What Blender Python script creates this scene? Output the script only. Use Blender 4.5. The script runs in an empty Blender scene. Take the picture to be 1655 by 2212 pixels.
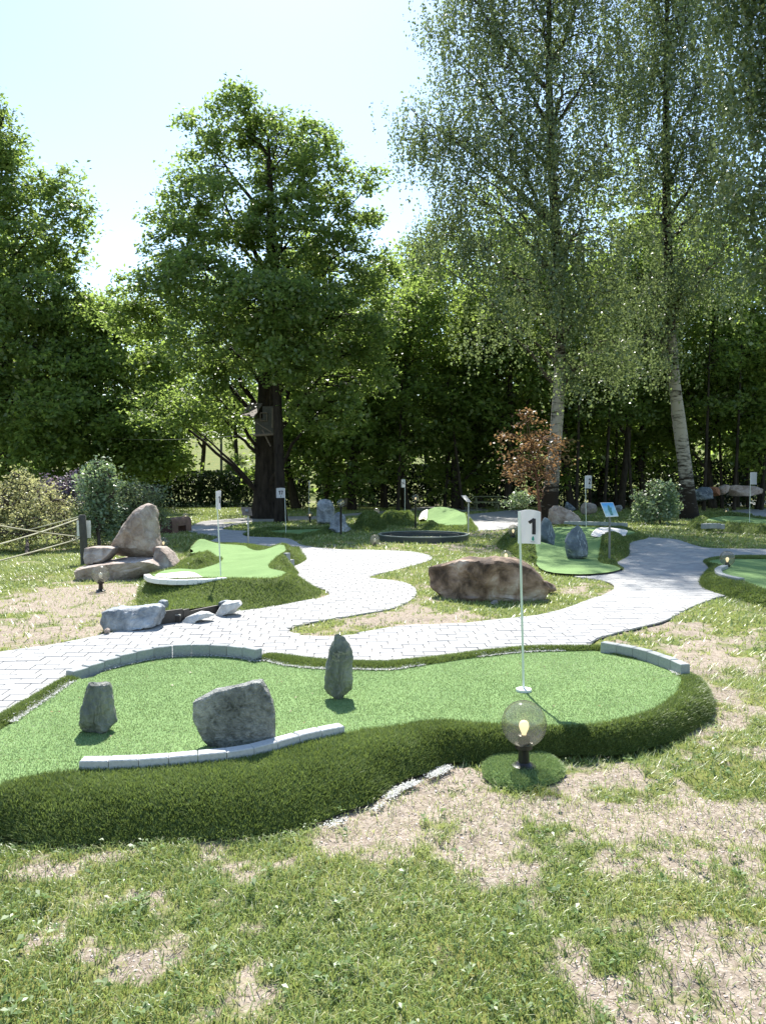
import bpy, bmesh, math, random
import numpy as np
from mathutils import Vector, Matrix, noise
from mathutils.geometry import delaunay_2d_cdt
S = bpy.context.scene
COL = S.collection
R = math.radians
rng = np.random.default_rng(7)
random.seed(7)

# ------------------------------------------------------------------ camera, sky, sun, exposure
CAMH, F, PITCH = 1.64, 1662.0, R(2.377)
cd = bpy.data.cameras.new('camera'); cam = bpy.data.objects.new('camera', cd); COL.objects.link(cam)
cam.location = (0, 0, CAMH); cam.rotation_euler = (R(90) - PITCH, 0, 0)
cd.sensor_fit = 'VERTICAL'; cd.sensor_height = 24; cd.lens = 24 * F / 2212
cd.clip_start = 0.05; cd.clip_end = 3000
S.camera = cam
SUN_EL, SUN_AZ = R(50), R(-6)          # azimuth measured from +Y towards +X
w = bpy.data.worlds.new('World'); S.world = w; w.use_nodes = True
nt = w.node_tree
sky = nt.nodes.new('ShaderNodeTexSky'); sky.sky_type = 'NISHITA'; sky.sun_disc = False
sky.sun_elevation = SUN_EL; sky.sun_rotation = SUN_AZ
sky.air_density = 1.25; sky.dust_density = 0.28; sky.ozone_density = 1.2
nt.links.new(sky.outputs[0], nt.nodes['Background'].inputs[0])
nt.nodes['Background'].inputs[1].default_value = 0.098
sl = bpy.data.lights.new('sun', 'SUN'); so = bpy.data.objects.new('sun', sl); COL.objects.link(so)
sl.energy = 4.6; sl.angle = R(0.53); sl.color = (1, 0.965, 0.9)
SUNDIR = Vector((math.sin(SUN_AZ) * math.cos(SUN_EL), math.cos(SUN_AZ) * math.cos(SUN_EL), math.sin(SUN_EL)))
so.rotation_euler = SUNDIR.to_track_quat('Z', 'Y').to_euler(); so.location = (0, 0, 40)
S.view_settings.view_transform = 'Standard'; S.view_settings.look = 'None'
S.view_settings.exposure = 1.3; S.view_settings.gamma = 1.0; S.view_settings.use_curve_mapping = False
S.render.engine = 'CYCLES'
S.cycles.max_bounces = 7; S.cycles.diffuse_bounces = 3; S.cycles.transmission_bounces = 4
S.cycles.transparent_max_bounces = 8; S.cycles.glossy_bounces = 2

# ------------------------------------------------------------------ measuring from the photograph
CROP = dict(D=(0, 0, 1 / .55314), c1=(0, 1750, .4532), c2=(700, 1750, .4532), c3=(1400, 1750, .4834), c4=(2192, 1750, .4834),
            c5=(0, 2450, .6042), c6=(950, 2450, .6042), c7=(1900, 2400, .6598), c8=(0, 3200, .9063), d1=(1492, 3200, .9063),
            d7=(1850, 1900, .3021), d8=(1150, 1850, .4834), e1=(880, 1540, .18127), e2=(2250, 1850, .2719), e3=(2650, 1850, .20665),
            e4=(1180, 1900, .2417), e5=(600, 1950, .1571), e6=(550, 2050, .42296), e7=(380, 2300, .36254), e8=(1750, 1880, .2417))
def Q(k, pts):
    x0, y0, s = CROP[k]
    return [((x0 + s * x) * .55314, (y0 + s * y) * .55314) for x, y in pts]
def ray(px, py):
    a, b = (px - 827.5) / F, -(py - 1106) / F
    return Vector((a, math.cos(PITCH) + b * math.sin(PITCH), -math.sin(PITCH) + b * math.cos(PITCH)))
def P(px, py, z=0.0):
    r = ray(px, py); t = (z - CAMH) / r.z
    return Vector((r.x * t, r.y * t, z))
def PD(px, py, d):
    r = ray(px, py); t = d / r.y
    return Vector((r.x * t, d, CAMH + r.z * t))
def PQ(k, x, y, z=0.0): return P(*Q(k, [(x, y)])[0], z)
def PQD(k, x, y, d): return PD(*Q(k, [(x, y)])[0], d)

# ------------------------------------------------------------------ numpy noise
def vnoise(x, y, seed=0):
    xi, yi = np.floor(x).astype(np.int64), np.floor(y).astype(np.int64)
    fx, fy = x - xi, y - yi
    fx, fy = fx * fx * (3 - 2 * fx), fy * fy * (3 - 2 * fy)
    def h(a, b):
        n = (a * 374761393 + b * 668265263 + seed * 974634777) & 0xffffffff
        n = ((n ^ (n >> 13)) * 1274126177) & 0xffffffff
        return ((n ^ (n >> 16)) & 0xffff) / 65535.0
    return (h(xi, yi) * (1 - fx) + h(xi + 1, yi) * fx) * (1 - fy) + (h(xi, yi + 1) * (1 - fx) + h(xi + 1, yi + 1) * fx) * fy
def fbm(x, y, seed=0, o=4):
    s, a, t = 0, 1.0, 0
    for k in range(o):
        s = s + a * vnoise(x * 2 ** k + 17 * k, y * 2 ** k + 31 * k, seed + k); t += a; a *= .55
    return s / t
def inpoly(x, y, poly):
    x, y = np.asarray(x, float), np.asarray(y, float)
    c = np.zeros(x.shape, bool); n = len(poly)
    for i in range(n):
        x1, y1 = poly[i][0], poly[i][1]; x2, y2 = poly[i - 1][0], poly[i - 1][1]
        if y1 == y2: continue
        k = ((y1 > y) != (y2 > y)) & (x < (x2 - x1) * (y - y1) / (y2 - y1) + x1)
        c ^= k
    return c
def segdist(x, y, poly, closed=True):
    d = np.full(np.shape(x), 1e9); n = len(poly)
    for i in range(n if closed else n - 1):
        ax, ay = poly[i][0], poly[i][1]; bx, by = poly[(i + 1) % n][0], poly[(i + 1) % n][1]
        ux, uy = bx - ax, by - ay; L = ux * ux + uy * uy + 1e-12
        t = np.clip(((x - ax) * ux + (y - ay) * uy) / L, 0, 1)
        d = np.minimum(d, np.hypot(x - ax - t * ux, y - ay - t * uy))
    return d
def smooth_loop(pts, step=.08, closed=True):
    """Catmull-Rom through the points, resampled at about `step`."""
    p = np.array([tuple(q)[:3] if len(q) > 2 else (q[0], q[1], 0) for q in pts], float); n = len(p); out = []
    for i in range(n if closed else n - 1):
        p1, p2 = p[i], p[(i + 1) % n]
        p0 = p[i - 1] if (closed or i > 0) else p1
        p3 = p[(i + 2) % n] if (closed or i + 2 < n) else p2
        a = max(np.linalg.norm(p1 - p0), 1e-4) ** .5; b = max(np.linalg.norm(p2 - p1), 1e-4) ** .5; c = max(np.linalg.norm(p3 - p2), 1e-4) ** .5
        if np.linalg.norm(p1 - p0) < 1e-5: m1 = p2 - p1
        else: m1 = ((p1 - p0) / a - (p2 - p0) / (a + b) + (p2 - p1) / b) * b
        if np.linalg.norm(p3 - p2) < 1e-5: m2 = p2 - p1
        else: m2 = ((p2 - p1) / b - (p3 - p1) / (b + c) + (p3 - p2) / c) * b
        k = max(1, int(np.linalg.norm(p2 - p1) / step))
        for j in range(k):
            t = j / k
            out.append((2 * t**3 - 3 * t**2 + 1) * p1 + (t**3 - 2 * t**2 + t) * m1 + (-2 * t**3 + 3 * t**2) * p2 + (t**3 - t**2) * m2)
    if not closed: out.append(p[-1])
    return np.array(out)

# ------------------------------------------------------------------ materials
def new_mat(name):
    m = bpy.data.materials.new(name); m.use_nodes = True
    return m, m.node_tree, m.node_tree.nodes['Principled BSDF']
def N(t, k, **kw):
    n = t.nodes.new(k)
    for a, b in kw.items():
        if a.startswith('i_'): n.inputs[a[2:].replace('_', ' ')].default_value = b
        else: setattr(n, a, b)
    return n
def c4(c): return (c[0], c[1], c[2], 1)
def ramp(t, src, stops):
    r = t.nodes.new('ShaderNodeValToRGB'); e = r.color_ramp.elements
    while len(e) < len(stops): e.new(.5)
    for k, (p, c) in enumerate(stops): e[k].position = p; e[k].color = c4(c)
    t.links.new(src, r.inputs[0]); return r
def simple(name, c, rough=.6, metal=0, spec=.5, vary=.0, scale=20, bump=0, coords='Object'):
    m, t, b = new_mat(name)
    b.inputs['Roughness'].default_value = rough; b.inputs['Metallic'].default_value = metal; b.inputs['Specular IOR Level'].default_value = spec
    b.inputs['Base Color'].default_value = c4(c)
    if vary or bump:
        tc = N(t, 'ShaderNodeTexCoord'); n = N(t, 'ShaderNodeTexNoise'); n.inputs['Scale'].default_value = scale; n.inputs['Detail'].default_value = 6
        t.links.new(tc.outputs[coords], n.inputs['Vector'])
        if vary:
            r = ramp(t, n.outputs[0], [(.25, [v * (1 - vary) for v in c]), (.75, [min(1, v * (1 + vary)) for v in c])])
            t.links.new(r.outputs[0], b.inputs['Base Color'])
        if bump:
            bp = N(t, 'ShaderNodeBump'); bp.inputs['Strength'].default_value = bump; bp.inputs['Distance'].default_value = .02
            t.links.new(n.outputs[0], bp.inputs['Height']); t.links.new(bp.outputs[0], b.inputs['Normal'])
    return m
def per_object(m, amt):
    t = m.node_tree; b = t.nodes['Principled BSDF']; src = b.inputs['Base Color'].links[0].from_socket
    oi = N(t, 'ShaderNodeObjectInfo'); r = ramp(t, oi.outputs['Random'], [(0, (1 - amt, 1 - amt, 1 - amt * .9)), (1, (1 + amt, 1 + amt, 1 + amt * .9))])
    mu = N(t, 'ShaderNodeMixRGB'); mu.blend_type = 'MULTIPLY'; mu.inputs[0].default_value = 1; t.links.new(src, mu.inputs[1]); t.links.new(r.outputs[0], mu.inputs[2]); t.links.new(mu.outputs[0], b.inputs['Base Color'])
def leaf_mat(name, stops, trans, tw=.45, gloss=.06):
    """thin leaf: reflected + transmitted light, tint per leaf"""
    m = bpy.data.materials.new(name); m.use_nodes = True; t = m.node_tree; t.nodes.clear()
    out = N(t, 'ShaderNodeOutputMaterial'); at = N(t, 'ShaderNodeAttribute'); at.attribute_name = 'tint'
    r1 = ramp(t, at.outputs['Fac'], stops); r2 = ramp(t, at.outputs['Fac'], [(0, [v * .75 for v in trans]), (1, [v * 1.2 for v in trans])])
    d = N(t, 'ShaderNodeBsdfDiffuse'); tr = N(t, 'ShaderNodeBsdfTranslucent'); g = N(t, 'ShaderNodeBsdfGlossy'); g.inputs['Roughness'].default_value = .38
    g.inputs['Color'].default_value = (1, 1, 1, 1)
    m1 = N(t, 'ShaderNodeMixShader'); m1.inputs[0].default_value = tw; m2 = N(t, 'ShaderNodeMixShader'); m2.inputs[0].default_value = gloss
    L = t.links.new
    L(r1.outputs[0], d.inputs[0]); L(r2.outputs[0], tr.inputs[0]); L(d.outputs[0], m1.inputs[1]); L(tr.outputs[0], m1.inputs[2])
    L(m1.outputs[0], m2.inputs[1]); L(g.outputs[0], m2.inputs[2]); L(m2.outputs[0], out.inputs[0])
    return m
def bark_mat(name, c1, c2, scale=6, birch=False):
    m, t, b = new_mat(name); L = t.links.new
    b.inputs['Roughness'].default_value = .9; b.inputs['Specular IOR Level'].default_value = .15
    tc = N(t, 'ShaderNodeTexCoord'); mp = N(t, 'ShaderNodeMapping'); L(tc.outputs['Object'], mp.inputs[0])
    n = N(t, 'ShaderNodeTexNoise'); n.inputs['Detail'].default_value = 7; n.inputs['Roughness'].default_value = .65; L(mp.outputs[0], n.inputs['Vector'])
    if birch:
        mp.inputs['Scale'].default_value = (1, 1, 4.5); n.inputs['Scale'].default_value = 2.2
        # dark fissured bark near the foot, darker again in the upper crown, white between
        sx = N(t, 'ShaderNodeSeparateXYZ'); L(tc.outputs['Object'], sx.inputs[0])
        n2 = N(t, 'ShaderNodeTexNoise'); n2.inputs['Scale'].default_value = 1.6; n2.inputs['Detail'].default_value = 5; L(tc.outputs['Object'], n2.inputs['Vector'])
        mr = N(t, 'ShaderNodeMapRange'); mr.inputs[1].default_value = 0; mr.inputs[2].default_value = 3.2; mr.inputs[3].default_value = .3; mr.inputs[4].default_value = 0; L(sx.outputs[2], mr.inputs[0])
        mr2 = N(t, 'ShaderNodeMapRange'); mr2.inputs[1].default_value = 5; mr2.inputs[2].default_value = 12; mr2.inputs[3].default_value = 0; mr2.inputs[4].default_value = .42; L(sx.outputs[2], mr2.inputs[0])
        a1 = N(t, 'ShaderNodeMath'); a1.operation = 'SUBTRACT'; L(n.outputs[0], a1.inputs[0]); L(mr.outputs[0], a1.inputs[1])
        a2 = N(t, 'ShaderNodeMath'); a2.operation = 'SUBTRACT'; L(a1.outputs[0], a2.inputs[0]); L(mr2.outputs[0], a2.inputs[1])
        a3 = N(t, 'ShaderNodeMath'); a3.operation = 'MULTIPLY_ADD'; L(n2.outputs[0], a3.inputs[0]); a3.inputs[1].default_value = .35; L(a2.outputs[0], a3.inputs[2])
        r = ramp(t, a3.outputs[0], [(.50, c1), (.56, [(x + y) * .4 for x, y in zip(c1, c2)]), (.66, c2)])
    else:
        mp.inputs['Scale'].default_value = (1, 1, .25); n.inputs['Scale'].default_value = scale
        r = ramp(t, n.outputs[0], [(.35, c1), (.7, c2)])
    L(r.outputs[0], b.inputs['Base Color'])
    bp = N(t, 'ShaderNodeBump'); bp.inputs['Strength'].default_value = .7; bp.inputs['Distance'].default_value = .04
    L(n.outputs[0], bp.inputs['Height']); L(bp.outputs[0], b.inputs['Normal'])
    return m
def rock_mat(name, stops, scale=5, rough=.85, vein=None, bump=.6, coarse=1.3, stretch=1):
    m, t, b = new_mat(name); L = t.links.new
    b.inputs['Roughness'].default_value = rough; b.inputs['Specular IOR Level'].default_value = .3
    tc = N(t, 'ShaderNodeTexCoord')
    n = N(t, 'ShaderNodeTexNoise'); n.inputs['Scale'].default_value = scale; n.inputs['Detail'].default_value = 9; n.inputs['Roughness'].default_value = .68; n.inputs['Distortion'].default_value = .6
    mp = N(t, 'ShaderNodeMapping'); mp.inputs['Scale'].default_value = (1, 1, stretch); mp.inputs['Rotation'].default_value = (0, R(12) if stretch != 1 else 0, 0); L(tc.outputs['Object'], mp.inputs[0]); L(mp.outputs[0], n.inputs['Vector'])
    n2 = N(t, 'ShaderNodeTexNoise'); n2.inputs['Scale'].default_value = coarse; n2.inputs['Detail'].default_value = 4; L(tc.outputs['Object'], n2.inputs['Vector'])
    mx = N(t, 'ShaderNodeMath'); mx.operation = 'MULTIPLY_ADD'; L(n2.outputs[0], mx.inputs[0]); mx.inputs[1].default_value = .9
    sb = N(t, 'ShaderNodeMath'); sb.operation = 'SUBTRACT'; L(n.outputs[0], sb.inputs[0]); sb.inputs[1].default_value = .45; L(sb.outputs[0], mx.inputs[2])
    r = ramp(t, mx.outputs[0], stops); col = r.outputs[0]
    if vein:
        wv = N(t, 'ShaderNodeTexNoise'); wv.inputs['Scale'].default_value = scale * .45; wv.inputs['Detail'].default_value = 5; wv.inputs['Distortion'].default_value = 1.2
        L(tc.outputs['Object'], wv.inputs['Vector']); rv = ramp(t, wv.outputs[0], [(.485, (0, 0, 0)), (.497, (.75, .75, .75)), (.503, (.75, .75, .75)), (.515, (0, 0, 0))])
        mm = N(t, 'ShaderNodeMixRGB'); L(rv.outputs[0], mm.inputs[0]); L(col, mm.inputs[1]); mm.inputs[2].default_value = c4(vein); col = mm.outputs[0]
    L(col, b.inputs['Base Color'])
    vo = N(t, 'ShaderNodeTexVoronoi'); vo.inputs['Scale'].default_value = scale * 3; L(tc.outputs['Object'], vo.inputs['Vector'])
    ad = N(t, 'ShaderNodeMath'); ad.operation = 'MULTIPLY_ADD'; L(vo.outputs[0], ad.inputs[0]); ad.inputs[1].default_value = .25; L(n.outputs[0], ad.inputs[2])
    bp = N(t, 'ShaderNodeBump'); bp.inputs['Strength'].default_value = bump; bp.inputs['Distance'].default_value = .05
    L(ad.outputs[0], bp.inputs['Height']); L(bp.outputs[0], b.inputs['Normal'])
    return m
M = {}
M['oak_leaf'] = leaf_mat('oak_leaf', [(0, (.06, .105, .028)), (.6, (.11, .165, .045)), (1, (.17, .215, .075))], (.34, .47, .1), .5, .035)
M['wood_leaf'] = leaf_mat('wood_leaf', [(0, (.065, .11, .03)), (.6, (.115, .17, .045)), (1, (.175, .22, .07))], (.36, .49, .1), .53, .02)
M['birch_leaf'] = leaf_mat('birch_leaf', [(0, (.06, .105, .035)), (.6, (.105, .155, .05)), (1, (.17, .21, .08))], (.23, .3, .1), .45, .06)
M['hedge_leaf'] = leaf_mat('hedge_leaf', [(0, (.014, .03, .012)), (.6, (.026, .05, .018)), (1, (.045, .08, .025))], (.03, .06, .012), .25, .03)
M['yellow_leaf'] = leaf_mat('yellow_leaf', [(0, (.2, .24, .1)), (.5, (.4, .4, .19)), (1, (.6, .54, .32))], (.5, .5, .22), .45, .02)
M['purple_leaf'] = leaf_mat('purple_leaf', [(0, (.09, .08, .105)), (.6, (.19, .165, .21)), (1, (.3, .27, .32))], (.2, .13, .18), .3, .05)
M['pale_leaf'] = leaf_mat('pale_leaf', [(0, (.12, .19, .1)), (.6, (.24, .32, .19)), (1, (.42, .48, .32))], (.32, .44, .18), .42, .05)
M['grey_leaf'] = leaf_mat('grey_leaf', [(0, (.11, .15, .075)), (.6, (.22, .26, .14)), (1, (.36, .39, .24))], (.3, .38, .14), .42, .04)
M['copper_leaf'] = leaf_mat('copper_leaf', [(0, (.1, .055, .035)), (.45, (.2, .12, .07)), (.75, (.24, .19, .085)), (1, (.2, .24, .08))], (.34, .2, .09), .42, .02)
M['lawn_blade'] = leaf_mat('lawn_blade', [(0, (.12, .18, .04)), (.45, (.185, .27, .07)), (.72, (.29, .33, .12)), (1, (.5, .46, .28))], (.38, .46, .12), .35, .04)
M['weed_leaf'] = leaf_mat('weed_leaf', [(0, (.09, .16, .04)), (.6, (.15, .22, .08)), (1, (.23, .29, .15))], (.2, .3, .07), .3, .02)
M['turf_blade'] = leaf_mat('turf_blade', [(0, (.07, .11, .03)), (.55, (.14, .195, .055)), (1, (.25, .3, .11))], (.24, .32, .07), .32, .02)
M['green_blade'] = leaf_mat('green_blade', [(0, (.18, .27, .09)), (.6, (.29, .38, .16)), (1, (.42, .48, .27))], (.32, .42, .17), .25, .02)
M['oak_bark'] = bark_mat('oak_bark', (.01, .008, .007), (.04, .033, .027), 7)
M['wood_bark'] = bark_mat('wood_bark', (.018, .016, .013), (.06, .052, .042), 8)
M['birch_bark'] = bark_mat('birch_bark', (.03, .024, .019), (.33, .31, .275), 3, True)
M['birch_dark'] = bark_mat('birch_dark', (.03, .024, .02), (.12, .1, .085), 8)
M['twig'] = simple('twig', (.06, .045, .035), .9, vary=.3)
M['red_twig'] = simple('red_twig', (.13, .06, .035), .8, vary=.3)
M['granite'] = rock_mat('granite', [(.2, (.17, .125, .1)), (.4, (.3, .235, .195)), (.6, (.44, .37, .32)), (.85, (.6, .54, .5))], 7, .85, bump=.9, coarse=2)
M['brown_rock'] = rock_mat('brown_rock', [(.25, (.04, .027, .019)), (.4, (.13, .088, .06)), (.52, (.245, .172, .122)), (.64, (.36, .27, .205)), (.82, (.58, .51, .44))], 4.5, .85, bump=1.0, coarse=2.2)
M['blue_rock'] = rock_mat('blue_rock', [(.2, (.07, .08, .095)), (.4, (.2, .225, .25)), (.6, (.38, .41, .44)), (.85, (.66, .68, .7))], 7, .7, bump=1.0, coarse=2.2)
M['dark_blue_rock'] = rock_mat('dark_blue_rock', [(.2, (.05, .065, .085)), (.45, (.1, .125, .15)), (.65, (.2, .235, .265)), (.88, (.42, .46, .5))], 5, .65, vein=(.4, .44, .47), bump=.6)
M['slate'] = rock_mat('slate', [(.2, (.06, .07, .06)), (.42, (.15, .165, .145)), (.6, (.25, .265, .235)), (.85, (.46, .46, .42))], 11, .5, vein=(.3, .29, .25), bump=1.0, coarse=4, stretch=.35)
M['slab'] = rock_mat('slab', [(.25, (.05, .056, .05)), (.4, (.2, .21, .195)), (.52, (.3, .31, .29)), (.75, (.52, .52, .48))], 26, .6, bump=1.0, coarse=5)
M['white_rock'] = rock_mat('white_rock', [(.2, (.28, .28, .26)), (.45, (.5, .5, .48)), (.7, (.7, .7, .68))], 6, .8, bump=.6)
M['grey_rock'] = rock_mat('grey_rock', [(.2, (.12, .11, .1)), (.45, (.24, .22, .2)), (.65, (.36, .33, .31)), (.85, (.5, .48, .46))], 5, .85)
M['orange_rock'] = rock_mat('orange_rock', [(.2, (.16, .07, .035)), (.5, (.3, .14, .075)), (.8, (.42, .24, .15))], 5, .85)
M['concrete'] = simple('concrete', (.29, .31, .305), .85, vary=.13, scale=60, bump=.25, spec=.25)
M['concrete_light'] = simple('concrete_light', (.46, .47, .47), .85, vary=.12, scale=60, bump=.25, spec=.25)
M['paver'] = simple('paver', (.34, .335, .325), .8, vary=.08, scale=9, bump=.12, spec=.3, coords='Generated')
per_object(M['paver'], .1); per_object(M['concrete'], .12); per_object(M['concrete_light'], .06)
M['joint'] = simple('joint', (.25, .24, .225), .95, vary=.2, scale=40)
M['sand'] = simple('sand', (.72, .68, .62), .95, vary=.08, scale=50, bump=.2)
M['white_plastic'] = simple('white_plastic', (.75, .76, .76), .5)
M['pole_white'] = simple('pole_white', (.62, .68, .62), .4)
M['flag_cloth'] = leaf_mat('flag_cloth', [(0, (.78, .78, .82)), (1, (.8, .8, .83))], (.76, .76, .8), .5, .01)
M['ink'] = simple('ink', (.012, .01, .016), .6)
M['teal_ink'] = simple('teal_ink', (.02, .25, .2), .6)
M['grey_ink'] = simple('grey_ink', (.3, .31, .34), .6)
M['lamp_black'] = simple('lamp_black', (.018, .017, .018), .35, spec=.5, vary=.2, scale=30)
M['plastic_green'] = simple('plastic_green', (.035, .045, .045), .4, vary=.15)
M['plastic_rim'] = simple('plastic_rim', (.16, .2, .19), .35)
M['pit_panel'] = simple('pit_panel', (.055, .048, .04), .7, vary=.3, scale=6)
M['steel'] = simple('steel', (.42, .42, .4), .4, metal=.6)
M['steel_dark'] = simple('steel_dark', (.16, .17, .17), .45, metal=.4)
M['log_end'] = simple('log_end', (.06, .026, .02), .8, vary=.4, scale=9, bump=.3)
M['log_side'] = simple('log_side', (.2, .12, .085), .8, vary=.35, scale=6, bump=.4)
M['old_wood'] = simple('old_wood', (.13, .105, .085), .85, vary=.3, scale=9, bump=.2)
M['post_wood'] = simple('post_wood', (.06, .06, .055), .85, vary=.3, scale=14, bump=.3)
M['rope'] = simple('rope', (.42, .4, .28), .9, vary=.2, scale=90, bump=.4)
def glass_mat():
    m = bpy.data.materials.new('smoked_glass'); m.use_nodes = True; t = m.node_tree; t.nodes.clear(); L = t.links.new
    out = N(t, 'ShaderNodeOutputMaterial'); tr = N(t, 'ShaderNodeBsdfTransparent'); g = N(t, 'ShaderNodeBsdfGlossy')
    lw = N(t, 'ShaderNodeLayerWeight'); lw.inputs[0].default_value = .5
    r = ramp(t, lw.outputs['Facing'], [(0, (.8, .785, .74)), (.7, (.7, .68, .63)), (1, (.36, .355, .35))])
    L(r.outputs[0], tr.inputs[0]); g.inputs['Roughness'].default_value = .09
    fr = ramp(t, lw.outputs['Facing'], [(0, (.05, .05, .05)), (.6, (.07, .07, .07)), (1, (.3, .3, .3))])
    m1 = N(t, 'ShaderNodeMixShader'); L(fr.outputs[0], m1.inputs[0]); L(tr.outputs[0], m1.inputs[1]); L(g.outputs[0], m1.inputs[2]); d = N(t, 'ShaderNodeBsdfDiffuse'); d.inputs[0].default_value = (.55, .55, .5, 1); tl = N(t, 'ShaderNodeBsdfTranslucent'); tl.inputs[0].default_value = (.55, .55, .5, 1)
    df = N(t, 'ShaderNodeAddShader'); L(d.outputs[0], df.inputs[0]); L(tl.outputs[0], df.inputs[1]); m2 = N(t, 'ShaderNodeMixShader'); m2.inputs[0].default_value = .05   # greyish film: slight diffuse haze mixed in
    L(m1.outputs[0], m2.inputs[1]); L(df.outputs[0], m2.inputs[2]); L(m2.outputs[0], out.inputs[0])
    return m
M['glass'] = glass_mat()
def emit(name, c, s):
    m, t, b = new_mat(name); b.inputs['Base Color'].default_value = c4(c); b.inputs['Emission Color'].default_value = c4(c); b.inputs['Emission Strength'].default_value = s
    return m
M['bulb'] = emit('lit_bulb', (1, .8, .48), .5)
M['bulb_off'] = simple('unlit_bulb', (.8, .78, .7), .2)

# ------------------------------------------------------------------ mesh helpers
def np_mesh(name, v, faces_n, idx, mat, attrs=None, smooth=False):
    """v: (N,3); idx flat vertex indices; faces_n: vertices per face (int)"""
    me = bpy.data.meshes.new(name); v = np.ascontiguousarray(v, np.float32); idx = np.ascontiguousarray(idx, np.int32).ravel()
    nf = len(idx) // faces_n
    me.vertices.add(len(v)); me.vertices.foreach_set('co', v.ravel())
    me.loops.add(len(idx)); me.loops.foreach_set('vertex_index', idx)
    me.polygons.add(nf); me.polygons.foreach_set('loop_start', np.arange(0, nf * faces_n, faces_n, dtype=np.int32))
    me.polygons.foreach_set('loop_total', np.full(nf, faces_n, np.int32))
    if smooth: me.polygons.foreach_set('use_smooth', np.ones(nf, bool))
    me.update(calc_edges=True)
    for k, a in (attrs or {}).items():
        at = me.attributes.new(k, 'FLOAT', 'POINT'); at.data.foreach_set('value', np.ascontiguousarray(a, np.float32))
    if mat: me.materials.append(mat)
    return me
class MB:
    def __init__(s): s.v, s.f, s.m, s.k = [], [], [], 0
    def add(s, v, f):
        o = len(s.v); s.v += [tuple(x) for x in v]; s.f += [tuple(i + o for i in q) for q in f]; s.m += [s.k] * len(f); return s
    def box(s, c, size, rz=0, rx=0, bev=0):
        x, y, z = size[0] / 2, size[1] / 2, size[2] / 2
        Mx = Matrix.Translation(c) @ Matrix.Rotation(rz, 4, 'Z') @ Matrix.Rotation(rx, 4, 'X')
        if bev:
            b = bev; v = []
            for zz, k in ((-z, b), (-z + b, 0), (z - b, 0), (z, b)):
                v += [(-x + k, -y + k, zz), (x - k, -y + k, zz), (x - k, y - k, zz), (-x + k, y - k, zz)]
            f = [(3, 2, 1, 0), (12, 13, 14, 15)] + [(4 * r + i, 4 * r + (i + 1) % 4, 4 * r + 4 + (i + 1) % 4, 4 * r + 4 + i) for r in range(3) for i in range(4)]
        else:
            v = [(-x, -y, -z), (x, -y, -z), (x, y, -z), (-x, y, -z), (-x, -y, z), (x, -y, z), (x, y, z), (-x, y, z)]
            f = [(3, 2, 1, 0), (4, 5, 6, 7), (0, 1, 5, 4), (1, 2, 6, 5), (2, 3, 7, 6), (3, 0, 4, 7)]
        return s.add([Mx @ Vector(q) for q in v], f)
    def tube(s, pts, rad, n=8, cap=True):
        pts = [Vector(p) for p in pts]
        if not hasattr(rad, '__len__'): rad = [rad] * len(pts)
        v, f = [], []; up = Vector((.31, .2, .93))
        for i, p in enumerate(pts):
            d = (pts[min(i + 1, len(pts) - 1)] - pts[max(i - 1, 0)]).normalized()
            a = d.cross(up); a = a.normalized() if a.length > 1e-3 else Vector((1, 0, 0)); b = d.cross(a)
            v += [p + (a * math.cos(2 * math.pi * k / n) + b * math.sin(2 * math.pi * k / n)) * rad[i] for k in range(n)]
        for i in range(len(pts) - 1):
            f += [(i * n + k, i * n + (k + 1) % n, (i + 1) * n + (k + 1) % n, (i + 1) * n + k) for k in range(n)]
        if cap: f += [tuple(range(n))[::-1], tuple(range((len(pts) - 1) * n, len(pts) * n))]
        return s.add(v, f)
    def lathe(s, prof, c=(0, 0, 0), n=20):
        v, f = [], []
        for r, z in prof: v += [(c[0] + r * math.cos(2 * math.pi * k / n), c[1] + r * math.sin(2 * math.pi * k / n), c[2] + z) for k in range(n)]
        for i in range(len(prof) - 1): f += [(i * n + k, i * n + (k + 1) % n, (i + 1) * n + (k + 1) % n, (i + 1) * n + k) for k in range(n)]
        if prof[0][0] > 1e-4: f.append(tuple(range(n))[::-1])
        if prof[-1][0] > 1e-4: f.append(tuple(range((len(prof) - 1) * n, len(prof) * n)))
        return s.add(v, f)
    def mesh(s, name, mats, smooth=None):
        me = bpy.data.meshes.new(name); me.from_pydata(s.v, [], s.f)
        for m in (mats if isinstance(mats, (list, tuple)) else [mats]): me.materials.append(m)
        if any(s.m): me.polygons.foreach_set('material_index', s.m)
        if smooth is not None:
            me.polygons.foreach_set('use_smooth', [True] * len(s.f))
            me.update()
            if smooth: me.set_sharp_from_angle(angle=R(smooth))
        me.update(); return me
    def obj(s, name, mats, parent=None, smooth=None): return link(name, s.mesh(name, mats, smooth), parent)
def link(name, me, parent=None):
    o = bpy.data.objects.new(name, me); COL.objects.link(o)
    if parent: o.parent = parent
    return o
def tag(o, label=None, cat=None, group=None, kind=None):
    if label: o['label'] = label
    if cat: o['category'] = cat
    if group: o['group'] = group
    if kind: o['kind'] = kind
    return o
def thing(name, label, cat, loc=(0, 0, 0), rz=0, group=None):
    o = bpy.data.objects.new(name, None); COL.objects.link(o); o.location = loc; o.rotation_euler = (0, 0, rz); o.empty_display_size = .1
    return tag(o, label, cat, group)

# ------------------------------------------------------------------ terrain
def terrain(x, y):
    x, y = np.asarray(x, float), np.asarray(y, float)
    t = np.clip((y - 62) / 110, 0, 1); t = t * t * (3 - 2 * t)
    hill = 10.5 * t
    return hill + .02 * (fbm(x * .5, y * .5, 3) - .5) * np.clip((np.hypot(x, y) - 5) / 8, 0, 1) * 2

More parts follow.
